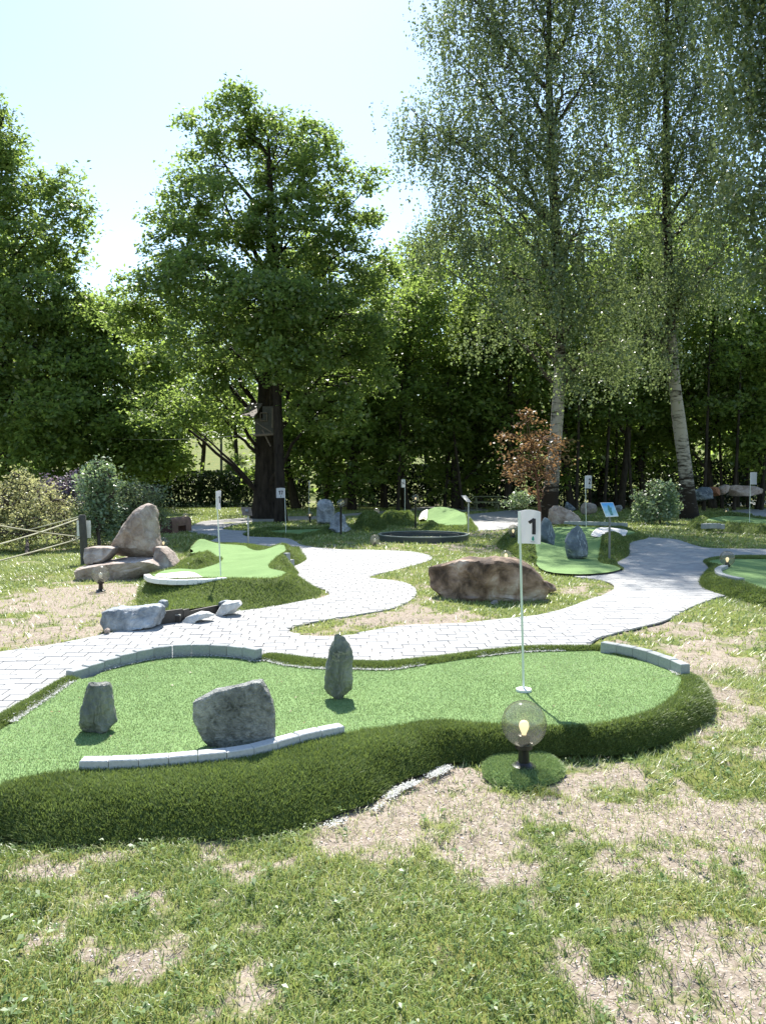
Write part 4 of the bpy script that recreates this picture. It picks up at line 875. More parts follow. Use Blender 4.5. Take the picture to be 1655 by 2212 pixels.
rock('sloping granite stone closing the right of the stone seat', Q('c1', [(1345, 850), (1400, 858), (1450, 910), (1512, 1012), (1480, 1060), (1380, 1070), (1335, 960)]), depth=.9, mat='granite', seed=13, d=12.8, rough=.025, facets=5, p=3)
rock('long blue grey rock lying beside the tunnel wall', Q('e7', [(50, 400), (65, 250), (100, 230), (250, 210), (380, 210), (500, 190), (630, 185), (680, 210), (682, 290), (645, 350), (630, 410), (520, 420), (340, 475), (250, 460), (130, 470), (60, 440)]), depth=.5, mat='blue_rock', seed=14, rough=.06, facets=12, p=3)
rock('small upright blue grey stone next to the long rock', Q('e7', [(645, 150), (690, 120), (752, 130), (748, 260), (700, 300), (665, 280), (655, 210)]), depth=.2, mat='blue_rock', seed=15, d=8.75, rough=.04, facets=6)
rock('smallest dark stone at the corner of the tunnel wall', Q('e7', [(758, 200), (800, 185), (850, 185), (866, 215), (840, 255), (780, 262)]), depth=.15, mat='dark_blue_rock', seed=16, d=8.95, rough=.04, facets=6)
rock('tiny round brown cobble at the foot of the long blue rock', Q('e7', [(75, 452), (90, 430), (110, 423), (132, 440), (134, 465), (110, 477), (85, 472)]), depth=.1, mat='granite', seed=17, d=8.02, rough=.02, facets=0, p=2, cat='stone', name='cobble')
rock('white rounded rock in front of the dark tunnel panels', Q('e7', [(905, 372), (925, 340), (960, 305), (1100, 253), (1180, 258), (1258, 293), (1100, 335), (1000, 355)]), depth=.3, mat='white_rock', seed=18, d=8.62, rough=.03, facets=6)
rock('jagged white rock at the right end of the tunnel wall', Q('e7', [(1262, 298), (1310, 210), (1350, 160), (1420, 140), (1530, 130), (1558, 170), (1500, 232), (1490, 258), (1350, 285)]), depth=.32, mat='white_rock', seed=19, d=9.05, rough=.05, facets=8)
rock('grey stone leaning behind the jagged white rock', Q('e7', [(1290, 200), (1310, 145), (1370, 122), (1442, 130), (1420, 190), (1340, 230)]), depth=.18, mat='dark_blue_rock', seed=20, d=9.25, rough=.03)
rock('dark blue standing stone with white veins on the shaded green, nearer the sign', Q('c4', [(30, 760), (55, 700), (110, 640), (140, 620), (170, 650), (195, 700), (212, 800), (210, 885), (130, 897), (50, 890)]), depth=.4, mat='dark_blue_rock', seed=22, rough=.035, facets=6, p=2.4, z0=.06, name='standing_stone')
rock('dark blue leaning stone standing before the birch foot', Q('d7', [(835, 640), (850, 560), (890, 450), (920, 400), (960, 420), (1010, 470), (1040, 560), (1050, 660), (1035, 790), (930, 815), (840, 800)]), depth=.4, mat='dark_blue_rock', seed=23, rough=.03, facets=6, p=2.4, z0=.06, name='standing_stone')
rock('large rounded blue grey rock standing behind the slim trunk', Q('e4', [(235, 480), (245, 260), (290, 215), (380, 203), (450, 225), (500, 280), (522, 360), (520, 480), (490, 600), (380, 620), (240, 610)]), depth=.8, mat='blue_rock', seed=24, rough=.03, facets=6)
rock('layered blue rock pile behind the unlit lamp pole', Q('e4', [(450, 640), (490, 500), (540, 425), (600, 420), (660, 450), (700, 520), (720, 620), (790, 700), (740, 745), (600, 755), (500, 740), (430, 690)]), depth=.9, mat='blue_rock', seed=25, rough=.06, facets=10)
rock('dim grey rock far back left of the dark hedge lamp', Q('e4', [(660, 320), (680, 210), (720, 178), (770, 205), (805, 310), (760, 330)]), depth=.7, mat='grey_rock', seed=26, rough=.04)
rock('large rounded boulder in the shade behind the white birch foot', Q('d7', [(980, 480), (1000, 300), (1060, 248), (1130, 250), (1250, 310), (1340, 370), (1395, 440), (1390, 475), (1300, 505), (1100, 520)]), depth=1.4, mat='granite', seed=27, rough=.03, facets=6, name='boulder', cat='boulder')
rock('small dark pointed rock above the rounded boulder', Q('d7', [(1190, 260), (1200, 205), (1220, 195), (1270, 240), (1320, 290), (1260, 330), (1200, 320)]), depth=.6, mat='dark_blue_rock', seed=28, d=34, rough=.05)
rock('round pale grey rock behind the pole of flag two', Q('e2', [(60, 530), (90, 450), (130, 415), (200, 418), (280, 435), (305, 500), (280, 560), (150, 592), (90, 580)]), depth=.7, mat='grey_rock', seed=29, d=31, rough=.03)
rock('small blue rock half hidden by the picture sign', Q('e2', [(560, 500), (570, 465), (640, 448), (665, 480), (640, 540), (590, 548)]), depth=.5, mat='blue_rock', seed=30, d=34, rough=.05)
rock('big sloping grey boulder right of the rough birch foot', Q('e3', [(290, 500), (430, 430), (520, 370), (700, 345), (850, 318), (930, 310), (980, 350), (992, 430), (940, 500), (870, 600), (700, 610), (380, 605), (310, 560)]), depth=1.6, mat='grey_rock', seed=31, rough=.03, facets=7, name='boulder', cat='boulder')
rock('blue grey rock behind the sloping boulder', Q('e3', [(285, 500), (310, 320), (440, 255), (590, 255), (645, 345), (640, 480), (400, 520)]), depth=1, mat='dark_blue_rock', seed=32, d=38, rough=.035)
rock('rusty orange rock wedged between blue and tan rocks', Q('e3', [(585, 260), (680, 245), (770, 258), (785, 330), (760, 420), (620, 420)]), depth=.8, mat='orange_rock', seed=33, d=38.3, rough=.03)
rock('small tan rock lit by the sun on the rock row', Q('e3', [(755, 285), (800, 240), (880, 205), (960, 213), (985, 240), (960, 330), (850, 400), (770, 400)]), depth=.8, mat='granite', seed=34, d=38.8, rough=.03)
rock('long brown boulder at the right end of the rock row', Q('e3', [(935, 270), (1000, 235), (1100, 215), (1300, 220), (1450, 230), (1575, 292), (1560, 380), (1350, 425), (1050, 430), (960, 380)]), depth=1.6, mat='granite', seed=35, d=39, rough=.03, name='boulder', cat='boulder')

# ------------------------------------------------------------------ lamps
def lamp(label, gp, base, r=.125, lit=True, zbase=0.0, group='globe lamps along the course'):
    """gp: globe centre in photo scale, base: foot in photo scale (on height zbase)"""
    b = P(base[0], base[1], zbase); g = PD(gp[0], gp[1], b.y); h = max(g.z - zbase, r + .04)
    t = thing('globe_lamp', label, 'lamp', (b.x, b.y, zbase), 0, group)
    zb = h - r
    MB().lathe([(.068, 0), (.07, .004), (.066, .012), (.045, .018), (.036, .03)], n=22).obj('base_plate', M['lamp_black'], t, 40)
    MB().lathe([(.033, .02), (.03, max(zb - .03, .03)), (.034, max(zb - .02, .035))], n=18).obj('stem', M['lamp_black'], t, 40)
    MB().lathe([(.034, zb - .02), (.05, zb - .012), (.052, zb + .012), (.036, zb + .014), (.034, zb + .06), (.03, zb + .062)], n=20).obj('socket', M['lamp_black'], t, 40)
    prof = []
    for k in range(25):
        a = -math.pi / 2 + math.pi * k / 24; prof.append((max(r * math.cos(a), .0001), h + r * 1.03 * math.sin(a)))
    MB().lathe(prof[3:], n=36).obj('globe', M['glass'], t, 180)
    bz = zb + .06
    pr = [(.014, 0), (.015, .012), (.026, .035), (.031, .052), (.029, .07), (.02, .083), (.0001, .09)]
    MB().lathe([(a * .9, z * .95 + bz) for a, z in pr], n=18).obj('bulb', M['bulb' if lit else 'bulb_off'], t, 180)
    return t
def LQ(k, label, g, b, **kw): return lamp(label, Q(k, [g])[0], Q(k, [b])[0], **kw)
lamp('nearest globe lamp on a short black stem standing on its turf pad', (1132, 1563), (1131, 1657), zbase=PADZ - .005)
LQ('c1', 'short globe lamp on the bare earth before the granite seat', (873, 1085), (873, 1230), lit=False)
LQ('e5', 'globe lamp beside the left log bench near the hedge', (808, 420), (808, 600))
LQ('e5', 'lit globe lamp peeping over the right of the granite seat', (255, 1120), (255, 1240))
LQ('c2', 'globe on a tall black pole, unlit, in front of the layered rock pile', (1395, 475), (1395, 750), lit=False)
LQ('c2', 'small lit globe lamp left of the rounded blue rock', (1128, 572), (1128, 640))
LQ('d8', 'unlit globe lamp almost on the ground left of the round basin', (650, 536), (650, 586), lit=False)
LQ('d8', 'lit globe on a tall black pole behind the round basin', (980, 195), (978, 440))
LQ('d7', 'lit globe lamp on a turf mound just left of flag one', (508, 565), (508, 655), zbase=.3)
g_ = Q('c3', [(1190, 873)])[0]; lamp('lit globe lamp showing above the brown boulder', g_, (g_[0], 1178 + 0), r=.11, zbase=.12) if False else None
b_ = PD(g_[0], g_[1], 13.2); lamp('lit globe lamp showing above the brown boulder', g_, tuple(np.array(Q('D', [(g_[0], 0)])[0])[:1]) + (1037 + F * (CAMH - .1) / 13.2,), r=.1, zbase=.1)
LQ('c4', 'lit globe lamp by the pale kerb of the right edge green', (1337, 915), (1337, 968), zbase=.13)
LQ('e3', 'lit globe lamp by the dark walled green at the right', (900, 705), (890, 810))
LQ('e2', 'lit globe lamp in the top of the pale bush', (1205, 215), (1205, 560))
LQ('e2', 'lit globe lamp left of the pale bush', (945, 290), (945, 440))
LQ('e2', 'faint lit globe lamp showing through the left of the pale bush', (1073, 318), (1073, 470))
LQ('e8', 'lit globe on a slim pole right of the picnic table', (825, 95), (825, 445))
LQ('e8', 'distant lit globe above the picnic table', (425, 60), (440, 330))
LQ('e4', 'unlit globe lamp on the turf bank left of flag fourteen', (1205, 400), (1205, 520), lit=False, zbase=.1)
LQ('e4', 'dim unlit globe lamp in front of the dark hedge', (1208, 225), (1208, 330), lit=False)

# ------------------------------------------------------------------ flags
def text_mesh(s, size, weight=.0):
    """flat sans numerals drawn stroke by stroke"""
    w = .17 * size / .72; H_ = size * .72; mb = MB(); x0 = 0; adv = []
    def stroke(pts, t=w * .62, cl=False):
        for i in range(len(pts) - 1):
            (ax, ay), (bx, by) = pts[i], pts[i + 1]; L = math.hypot(bx - ax, by - ay) + 1e-9; nx_, ny_ = -(by - ay) / L * t / 2, (bx - ax) / L * t / 2
            ex, ey = (bx - ax) / L * t * .25, (by - ay) / L * t * .25
            q = [(ax + nx_ - ex, ay + ny_ - ey), (ax - nx_ - ex, ay - ny_ - ey), (bx - nx_ + ex, by - ny_ + ey), (bx + nx_ + ex, by + ny_ + ey)]; k = len(mb.v) * 1e-7
            mb.add([(x, y, 0) for x, y in q] + [(x, y, .0006 + k) for x, y in q], [(0, 1, 2, 3), (7, 6, 5, 4), (0, 4, 5, 1), (1, 5, 6, 2), (2, 6, 7, 3), (3, 7, 4, 0)])
    def arc(cx, cy, rx, ry, a0, a1, n=14): return [(cx + rx * math.cos(R(a0 + (a1 - a0) * k / n)), cy + ry * math.sin(R(a0 + (a1 - a0) * k / n))) for k in range(n + 1)]
    W_ = H_ * .56; t = w * .62; tot = sum(.42 * H_ if ch == '1' else W_ for ch in s) + (len(s) - 1) * t * .9; x = -tot / 2
    for ch in s:
        if ch == '1': stroke([(x + .3 * H_, -H_ / 2), (x + .3 * H_, H_ / 2 - t * .3)], t * 1.15); stroke([(x + .02 * H_, H_ * .24), (x + .3 * H_, H_ * .43)], t); x += .42 * H_
        else:
            cx = x + W_ / 2; r_x = W_ / 2 - t / 2
            if ch == '7': stroke([(x, H_ / 2 - t / 2), (x + W_ - t * .4, H_ / 2 - t / 2)]); stroke([(x + W_ - t * .6, H_ / 2 - t / 2), (x + W_ * .36, -H_ / 2)])
            if ch == '8': stroke(arc(cx, H_ * .25 - t * .1, r_x * .88, H_ * .25 - t * .4, 0, 360, 20)); stroke(arc(cx, -H_ * .25 + t * .1, r_x, H_ * .25 - t * .35, 0, 360, 20))
            if ch == '2': stroke(arc(cx, H_ * .22, r_x, H_ * .28 - t / 2, 165, -35) + [(x + t * .5, -H_ / 2 + t / 2), (x + W_, -H_ / 2 + t / 2)])
            if ch == '4': stroke([(x + W_ * .62, H_ / 2), (x + t * .3, -H_ * .2), (x + W_, -H_ * .2)]); stroke([(x + W_ * .7, H_ * .1), (x + W_ * .7, -H_ / 2)])
            if ch == '5': stroke([(x + W_ * .92, H_ / 2 - t / 2), (x + t * .6, H_ / 2 - t / 2), (x + t * .5, H_ * .04)] + arc(cx, -H_ * .16, r_x, H_ * .34 - t / 2, 130, -150))
            x += W_
        x += t * .9
    return mb.mesh('numeral', [])
def text_mesh_font(s, size, weight=.0):
    cu = bpy.data.curves.new('txt', 'FONT'); cu.body = s; cu.size = size; cu.align_x = 'CENTER'; cu.align_y = 'CENTER'; cu.offset = weight; cu.extrude = .0006; cu.resolution_u = 3
    o = bpy.data.objects.new('txt', cu); COL.objects.link(o); dg = bpy.context.evaluated_depsgraph_get(); me = bpy.data.meshes.new_from_object(o.evaluated_get(dg))
    bpy.data.objects.remove(o); bpy.data.curves.remove(cu); me.materials.clear(); return me
def flag(label, base, top, zbase=0.0, text='', rz=0.0, w_=.19, h_=.25, emblem=True, tilt=None, dirn=1):
    """pole from the ground point to the top; the cloth runs from the pole in local +X, turned by rz; letters on the -Y face"""
    b = P(base[0], base[1], zbase); tp = PD(top[0], top[1], b.y); Hh = tp.z - zbase; lean = (tp.x - b.x)
    t = thing('hole_flag', label, 'flag', (b.x, b.y, zbase), 0, 'numbered hole flags')
    MB().tube([(0, 0, 0), (lean * .5, 0, Hh * .5), (lean, 0, Hh)], .0085, 10).obj('pole', M['pole_white'], t, 60)
    nx_, nz_ = 16, 12; v, f = [], []
    def cloth(u, vv):   # u 0..1 away from the pole, vv 0..1 from top
        sag = .02 * u * math.sin(u * 2.2) * (1.2 - vv); wave = .028 * math.sin(u * 4.2 + vv * 1.1) * u ** .6 + .006 * math.sin(u * 9 + vv * 3)
        return Vector((dirn * u * w_, wave, -vv * h_ + (.014 * math.sin(u * 3) if vv < .5 else -.006 * math.sin(u * 3)) * (1 - vv) + .006 - sag * .3))
    for j in range(nz_ + 1):
        for i in range(nx_ + 1): v.append(cloth(i / nx_, j / nz_))
    for j in range(nz_):
        for i in range(nx_): q = j * (nx_ + 1) + i; f.append((q, q + 1, q + nx_ + 2, q + nx_ + 1))
    n0 = len(v); v += [p + Vector((0, .0012, 0)) for p in v]; f += [tuple(n0 + k for k in q[::-1]) for q in f]
    Mx = Matrix.Translation((lean, 0, Hh)) @ Matrix.Rotation(rz, 4, 'Z')
    mb = MB(); mb.add([Mx @ p for p in v], f); me = mb.mesh('cloth', M['flag_cloth'], 180); at = me.attributes.new('tint', 'FLOAT', 'POINT')
    cl = link('cloth', me, t)
    MB().tube([Mx @ cloth(0, 0), Mx @ cloth(0, 1)], .011, 10).obj('sleeve', M['white_plastic'], t, 60)
    def onto(me, cx, cz, mat, nm):
        for q in me.vertices:
            x = cx + q.co.x; u = min(max(x * dirn / w_, 0), 1); vv = min(max(-(cz + q.co.y) / h_, 0), 1); p = cloth(u, vv); q.co = Mx @ Vector((x, p.y - .0022 - q.co.z, cz + q.co.y))
        me.materials.append(mat); link(nm, me, t)
    if text:
        c = dirn * w_ * .62 if dirn > 0 else -w_ * .45
        onto(text_mesh(text, h_ * (.52 if len(text) > 1 else .64), .004), c, -h_ * .43, M['ink'], 'numeral')
        if emblem:
            m_ = MB(); m_.add([(h_ * (.045 * math.cos(a) * (1 if math.sin(a) < 0 else .75)), h_ * (.066 * math.sin(a) + (.016 if math.sin(a) > .8 else 0)), k) for k in (-.0006, .0006) for a in np.linspace(0, 6.283, 14, endpoint=False)],
                               [tuple(range(14))[::-1], tuple(range(14, 28))] + [(i, (i + 1) % 14, 14 + (i + 1) % 14, 14 + i) for i in range(14)])
            onto(m_.mesh('emblem', []), c + dirn * .004, -h_ * .82, M['teal_ink'], 'emblem')
            m_ = MB().box((0, 0, 0), (h_ * .125, h_ * .017, .001)); onto(m_.mesh('caption', []), c + dirn * .004, -h_ * .915, M['grey_ink'], 'caption')
    return t
flag('white flag with black numeral 1 on the nearest hole', (1131, 1491), (1122, 1106), z1(1131, 1491), '1', R(-8), w_=.15, h_=.235)
f18b = Q('e6', [(742, 470)])[0]; p_ = P(*f18b, .3)
flag('white flag numbered 18 beside the bunker kerb', f18b, Q('c2', [(324, 375)])[0], .3, '18', R(-48), w_=.16, h_=.25)
flag('white flag numbered 17 in front of the slim trunk', Q('c2', [(922, 742)])[0], Q('c2', [(910, 347)])[0], .06, '17', R(4), w_=.24, h_=.28, dirn=-1)
flag('narrow far flag seen edge on above the small lit lamp', Q('c2', [(1122, 600)])[0], Q('c2', [(1119, 283)])[0], 0, '', R(-68), w_=.24, h_=.3)
flag('far white flag numbered 14 by the tall lit lamp', Q('d8', [(892, 375)])[0], Q('d8', [(893, 48)])[0], 0.1, '14', R(40), w_=.21, h_=.3, dirn=-1)
flag('far white flag numbered 15 against the dark wood', Q('d8', [(1267, 275)])[0], Q('d8', [(1267, 32)])[0], 0, '15', R(3), w_=.31, h_=.36, dirn=-1)
flag('white flag numbered 2 on the shaded green', Q('c4', [(200, 668)])[0], Q('c4', [(192, 225)])[0], .06, '2', R(-60), w_=.3, h_=.39)
flag('flag seen edge on at the right edge of the course', Q('e3', [(1330, 1010)])[0], Q('c4', [(1526, 198)])[0], .1, '', R(-72), w_=.3, h_=.39)
flag('flag half hidden behind the white birch trunk', Q('c3', [(1510, 470)])[0], Q('c3', [(1509, 240)])[0], 0, '1', R(-30), w_=.36, h_=.47)

# ------------------------------------------------------------------ sign boards
def sign(label, base, zbase, panel, dtop, dbot, mats=('steel', 'steel_dark'), picture=False, bracket=False):
    """panel: four photo points (tl, tr, br, bl); dtop/dbot distances of upper and lower edge"""
    b = P(base[0], base[1], zbase); t = thing('sign_board', label, 'sign', (b.x, b.y, zbase), 0, 'sign boards by the greens')
    off = Vector((b.x, b.y, zbase)); c = [PD(*panel[0], b.y + dtop) - off, PD(*panel[1], b.y + dtop) - off, PD(*panel[2], b.y + dbot) - off, PD(*panel[3], b.y + dbot) - off]
    mid = (c[0] + c[1] + c[2] + c[3]) / 4; nrm = (c[1] - c[0]).cross(c[3] - c[0]).normalized()
    if nrm.y > 0: nrm = -nrm
    def slab(k, o1_, o2_):
        q = [mid + (p - mid) * k for p in c]; return [p + nrm * o1_ for p in q] + [p + nrm * o2_ for p in q]
    fs = [(0, 1, 2, 3), (7, 6, 5, 4), (0, 4, 5, 1), (1, 5, 6, 2), (2, 6, 7, 3), (3, 7, 4, 0)]
    MB().tube([(0, 0, -.02), (0, .0, mid.z * .95), mid - nrm * .02], .022, 10).obj('post', M[mats[1]], t, 50)
    MB().add(slab(1, -.012, 0), fs).obj('panel', M[mats[0]], t)
    if picture: MB().add(slab(.93, .0015, .004), fs).obj('picture', picture, t)
    if bracket: MB().add(slab(.3, .002, .03), fs).obj('bracket', M['steel_dark'], t)
    return t
def pic_mat():
    m, t, b = new_mat('sign_picture'); L = t.links.new; b.inputs['Roughness'].default_value = .25
    tc = N(t, 'ShaderNodeTexCoord'); sx = N(t, 'ShaderNodeSeparateXYZ'); L(tc.outputs['Generated'], sx.inputs[0])
    n = N(t, 'ShaderNodeTexNoise'); n.inputs['Scale'].default_value = 5; L(tc.outputs['Generated'], n.inputs['Vector'])
    ad = N(t, 'ShaderNodeMath'); ad.operation = 'MULTIPLY_ADD'; L(n.outputs[0], ad.inputs[0]); ad.inputs[1].default_value = .3; L(sx.outputs[2], ad.inputs[2])
    r = ramp(t, ad.outputs[0], [(.2, (.55, .68, .72)), (.45, (.3, .5, .52)), (.7, (.3, .55, .68)), (1, (.12, .38, .68))])
    L(r.outputs[0], b.inputs['Base Color']); return m
sign('small tilted sign with a blue and green picture by the shaded green', Q('c4', [(385, 915)])[0], .05, Q('e2', [(345, 415), (525, 412), (605, 610), (425, 620)]), .1, -.12, ('white_plastic', 'steel_dark'), picture=pic_mat())
sb = [o for o in COL.objects if o.name.startswith('sign_board')][0]
pn = [o for o in sb.children if o.name.startswith('picture')][0]
vs = [v.co.copy() for v in pn.data.vertices]; e = [(vs[4] if False else vs[k + 4]) for k in range(4)]
def uv(u, v, o=.002): 
    a = e[0].lerp(e[1], u); b = e[3].lerp(e[2], u); nr = (e[1] - e[0]).cross(e[3] - e[0]).normalized(); nr = -nr if nr.y > 0 else nr
    return a.lerp(b, v) + nr * o
shape = [(.42, .95), (.4, .7), (.36, .5), (.42, .36), (.45, .22), (.52, .17), (.6, .25), (.64, .4), (.74, .34), (.68, .5), (.62, .6), (.62, .95)]
m_ = MB(); m_.add([uv(a, b, .001) for a, b in shape] + [uv(a, b, .004) for a, b in shape], [tuple(range(12)), tuple(range(12, 24))[::-1]] + [(i, (i + 1) % 12, 12 + (i + 1) % 12, 12 + i) for i in range(12)]); m_.obj('printed_motif', simple('motif_green', (.1, .24, .2), .4, vary=.3), sb)
sign('plain sign board seen from behind at the edge of the bunker green', Q('c2', [(597, 842)])[0], 0, Q('c2', [(535, 508), (620, 508), (633, 582), (545, 575)]), .12, -.1, ('old_wood', 'steel'), bracket=True)
sign('thin sign board seen side on behind the round basin', Q('d8', [(1403, 478)])[0], 0, Q('d8', [(1345, 175), (1385, 175), (1428, 228), (1390, 226)]), .15, -.15, ('steel', 'steel'))
sign('dark slanted sign board before the hedge', Q('e4', [(1325, 330)])[0], 0, Q('e4', [(1275, 15), (1290, 15), (1365, 85), (1350, 92)]), .3, -.3, ('steel_dark', 'steel_dark'))
sign('shaded sign board above the long log bench', Q('e2', [(570, 455)])[0], 0, Q('e2', [(520, 178), (620, 178), (600, 200), (535, 200)]), .2, -.2, ('steel_dark', 'steel_dark'))

# ------------------------------------------------------------------ round basin
c0, c1_ = PQ('d8', 675, 555), PQ('d8', 1425, 548); rx = (c1_.x - c0.x) / 2; cx = (c0.x + c1_.x) / 2; fy = PQ('d8', 1050, 565).y
bas = thing('round_basin', 'round dark plastic basin with a pale rim standing on the lawn', 'basin', (cx, fy + 1.25, 0))
sc_ = rx / 1.0
def ring(r0, r1, z0_, z1_, a0=0, a1=2 * math.pi, n=64, name='wall', mat='plastic_green', shift=0):
    v, f = [], []
    for k in range(n + 1):
        a = a0 + (a1 - a0) * k / n; ca, sa = math.cos(a), math.sin(a) * 1.05; s_ = shift * k / n
        v += [((r0 - s_) * ca, (r0 - s_) * sa, z0_), ((r1 - s_) * ca, (r1 - s_) * sa, z0_), ((r1 - s_) * ca, (r1 - s_) * sa, z1_), ((r0 - s_) * ca, (r0 - s_) * sa, z1_)]
    for k in range(n): f += [(4 * k + i, 4 * k + (i + 1) % 4, 4 * k + 4 + (i + 1) % 4, 4 * k + 4 + i) for i in range(4)]
    f += [(0, 3, 2, 1), (4 * n, 4 * n + 1, 4 * n + 2, 4 * n + 3)]
    return MB().add(v, f).obj(name, M[mat], bas, 30)
ring(rx - .05, rx - .012, 0, .145); ring(rx - .06, rx, .148, .172, name='rim', mat='plastic_rim')
ring(rx - .16, rx - .13, 0, .13, R(20), R(160), name='inner_ramp', shift=.12)
MB().lathe([(rx - .052, .012), (rx - .052, .02)], n=48).obj('floor', M['plastic_green'], bas)

# ------------------------------------------------------------------ log benches, picnic table
def log_bench(label, k, x0, x1, ytop, ybot, ln, rz=0):
    a, b = PQ(k, x0, ybot), PQ(k, x1, ybot); wd = b.x - a.x; h = PQD(k, x0, ytop, a.y).z
    t = thing('log_bench', label, 'bench', ((a.x + b.x) / 2, a.y, 0), rz, 'brown log benches')
    prof = []
    for q in range(17):
        an = math.pi * q / 16; prof.append((wd / 2 * math.copysign(abs(math.cos(an)) ** .45, math.cos(an)), h * (.42 + .58 * abs(math.sin(an)) ** .55)))
    prof = [(wd / 2, 0)] + prof + [(-wd / 2, 0)]; n = len(prof)
    for nm, y0, y1, pr in (('end_block', 0, ln * .3, prof), ('end_block', ln * .7, ln, prof), ('seat_log', ln * .3, ln * .7, [(x, max(z, h * .45)) for x, z in prof])):
        v = [(x, y0, z) for x, z in pr] + [(x, y1, z) for x, z in pr]; m_ = MB(); m_.k = 1; m_.add(v, [(i, (i + 1) % n, n + (i + 1) % n, n + i) for i in range(n)]); m_.k = 0; m_.add(v, [tuple(range(n))[::-1], tuple(range(n, 2 * n))])
        m_.obj(nm, [M['log_end'], M['log_side']], t, 35)
    return t
log_bench('short brown log bench at the left near the hedge', 'e5', 140, 490, 470, 855, 1.3, R(-12))
a, b = PQ('e2', 355, 455), PQ('e2', 810, 455); t = thing('log_bench', 'long reddish brown log bench in the shade behind the picture sign', 'bench', ((a.x + b.x) / 2, a.y, 0), 0, 'brown log benches')
wd = b.x - a.x; h = PQD('e2', 400, 315, a.y).z; h2 = PQD('e2', 300, 262, a.y).z
pr = [(0, 0), (.55, 0), (.58, h * .6), (.5, h * .93), (.36, h), (.15, h), (.02, h * .9), (-.03, h * .55)]
v = [(-wd / 2 + s * wd / 8 + 0, y + .02 * math.sin(s * 2.1), z + .03 * math.sin(s * 1.7) * (z > .3)) for s in range(9) for y, z in pr]
f = [(s * 8 + i, s * 8 + (i + 1) % 8, s * 8 + 8 + (i + 1) % 8, s * 8 + 8 + i) for s in range(8) for i in range(8)] + [tuple(range(8)), tuple(range(64, 72))[::-1]]
MB().add(v, f).obj('seat_log', simple('red_log', (.15, .065, .05), .75, vary=.3, scale=5, bump=.4), t, 40)
for s, x0, x1 in ((-1, 225, 365), (1, 690, 830)):
    x0, x1 = PQ('e2', x0, 455).x - (a.x + b.x) / 2, PQ('e2', x1, 455).x - (a.x + b.x) / 2
    v = [(x, .25 + y * 1.1, z * h2 / h) for x in (x0, x0 + .08, x1 - .08, x1) for y, z in [(q[0] if x not in (x0, x1) else .3 + (q[0] - .3) * .8, q[1] * (1 if x not in (x0, x1) else .93)) for q in pr]]
    MB().add(v, [(s_ * 8 + i, s_ * 8 + (i + 1) % 8, s_ * 8 + 8 + (i + 1) % 8, s_ * 8 + 8 + i) for s_ in range(3) for i in range(8)] + [tuple(range(8)), tuple(range(24, 32))[::-1]]).obj('end_log', M['log_end'], t, 40)
a, b = PQ('e8', 530, 470), PQ('e8', 760, 470); pt = thing('picnic_table', 'dim green wooden picnic table with benches under the trees', 'picnic table', ((a.x + b.x) / 2, a.y + .8, 0)); wd = max(b.x - a.x, 1.6)
mw = simple('mossy_wood', (.15, .17, .1), .85, vary=.25, scale=8)
for k in range(4): MB().box((0, -.3 + k * .2, .74), (wd, .19, .04)).obj('table_plank', mw, pt)
for s in (-1, 1):
    MB().box((0, s * .72, .44), (wd, .26, .04)).obj('bench_plank', mw, pt)
    for x in (-wd * .36, wd * .36):
        MB().tube([(x, s * .68, 0), (x, s * .22, .72)], .045, 6).obj('leg', mw, pt)
for x in (-wd * .36, wd * .36): MB().box((x + .07, 0, .4), (.05, 1.6, .09)).obj('bearer', mw, pt)

# ------------------------------------------------------------------ rope fence at the left
pb = PQ('c1', 735, 1000); ptp = PQD('c1', 712, 575, pb.y)
fe = thing('rope_fence', 'dark wooden post with pale ropes running out to the left', 'rope fence', (pb.x, pb.y, 0))
lx = ptp.x - pb.x; MB().tube([(0, 0, -.05), (lx * .5, 0, ptp.z * .5), (lx, 0, ptp.z - .02), (lx, 0, ptp.z)], [.075, .07, .068, .055], 14).obj('post', M['post_wood'], fe, 50)
def rope(p0, p1, d1, sag, nm='rope'):
    a = PQD('c1', *p0, pb.y) - Vector((pb.x, pb.y, 0)); b = PQD('c1', *p1, d1) - Vector((pb.x, pb.y, 0))
    b = a + (b - a) * 2.0 if True else b
    MB().tube([a.lerp(b, k / 24) + Vector((0, 0, -sag * 4 * (k / 24) * (1 - k / 24))) for k in range(25)], .0125, 6).obj(nm, M['rope'], fe, 60)
rope((700, 765), (0, 640), 11.5, .05); rope((690, 605), (0, 785), 12.2, .08); rope((690, 780), (0, 955), 12.5, .03); rope((690, 590), (280, 690), 17, .02)
pp = PQD('c1', -650, 600, 10.5); MB().tube([(pp.x - pb.x, pp.y - pb.y, -.05), (pp.x - pb.x, pp.y - pb.y, 1.5)], .07, 12).obj('post', M['post_wood'], fe, 50)
np_ = PQD('c1', 727, 700, pb.y + .12); nb_ = thing('notice_plate', 'small white plate fixed behind the rope fence post', 'notice plate', np_)
MB().box((0, 0, 0), (.27, .012, .34), bev=.003).obj('plate', M['white_plastic'], nb_)
MB().box((0, -.03, 0), (.05, .05, .04)).obj('clamp', M['steel_dark'], nb_)

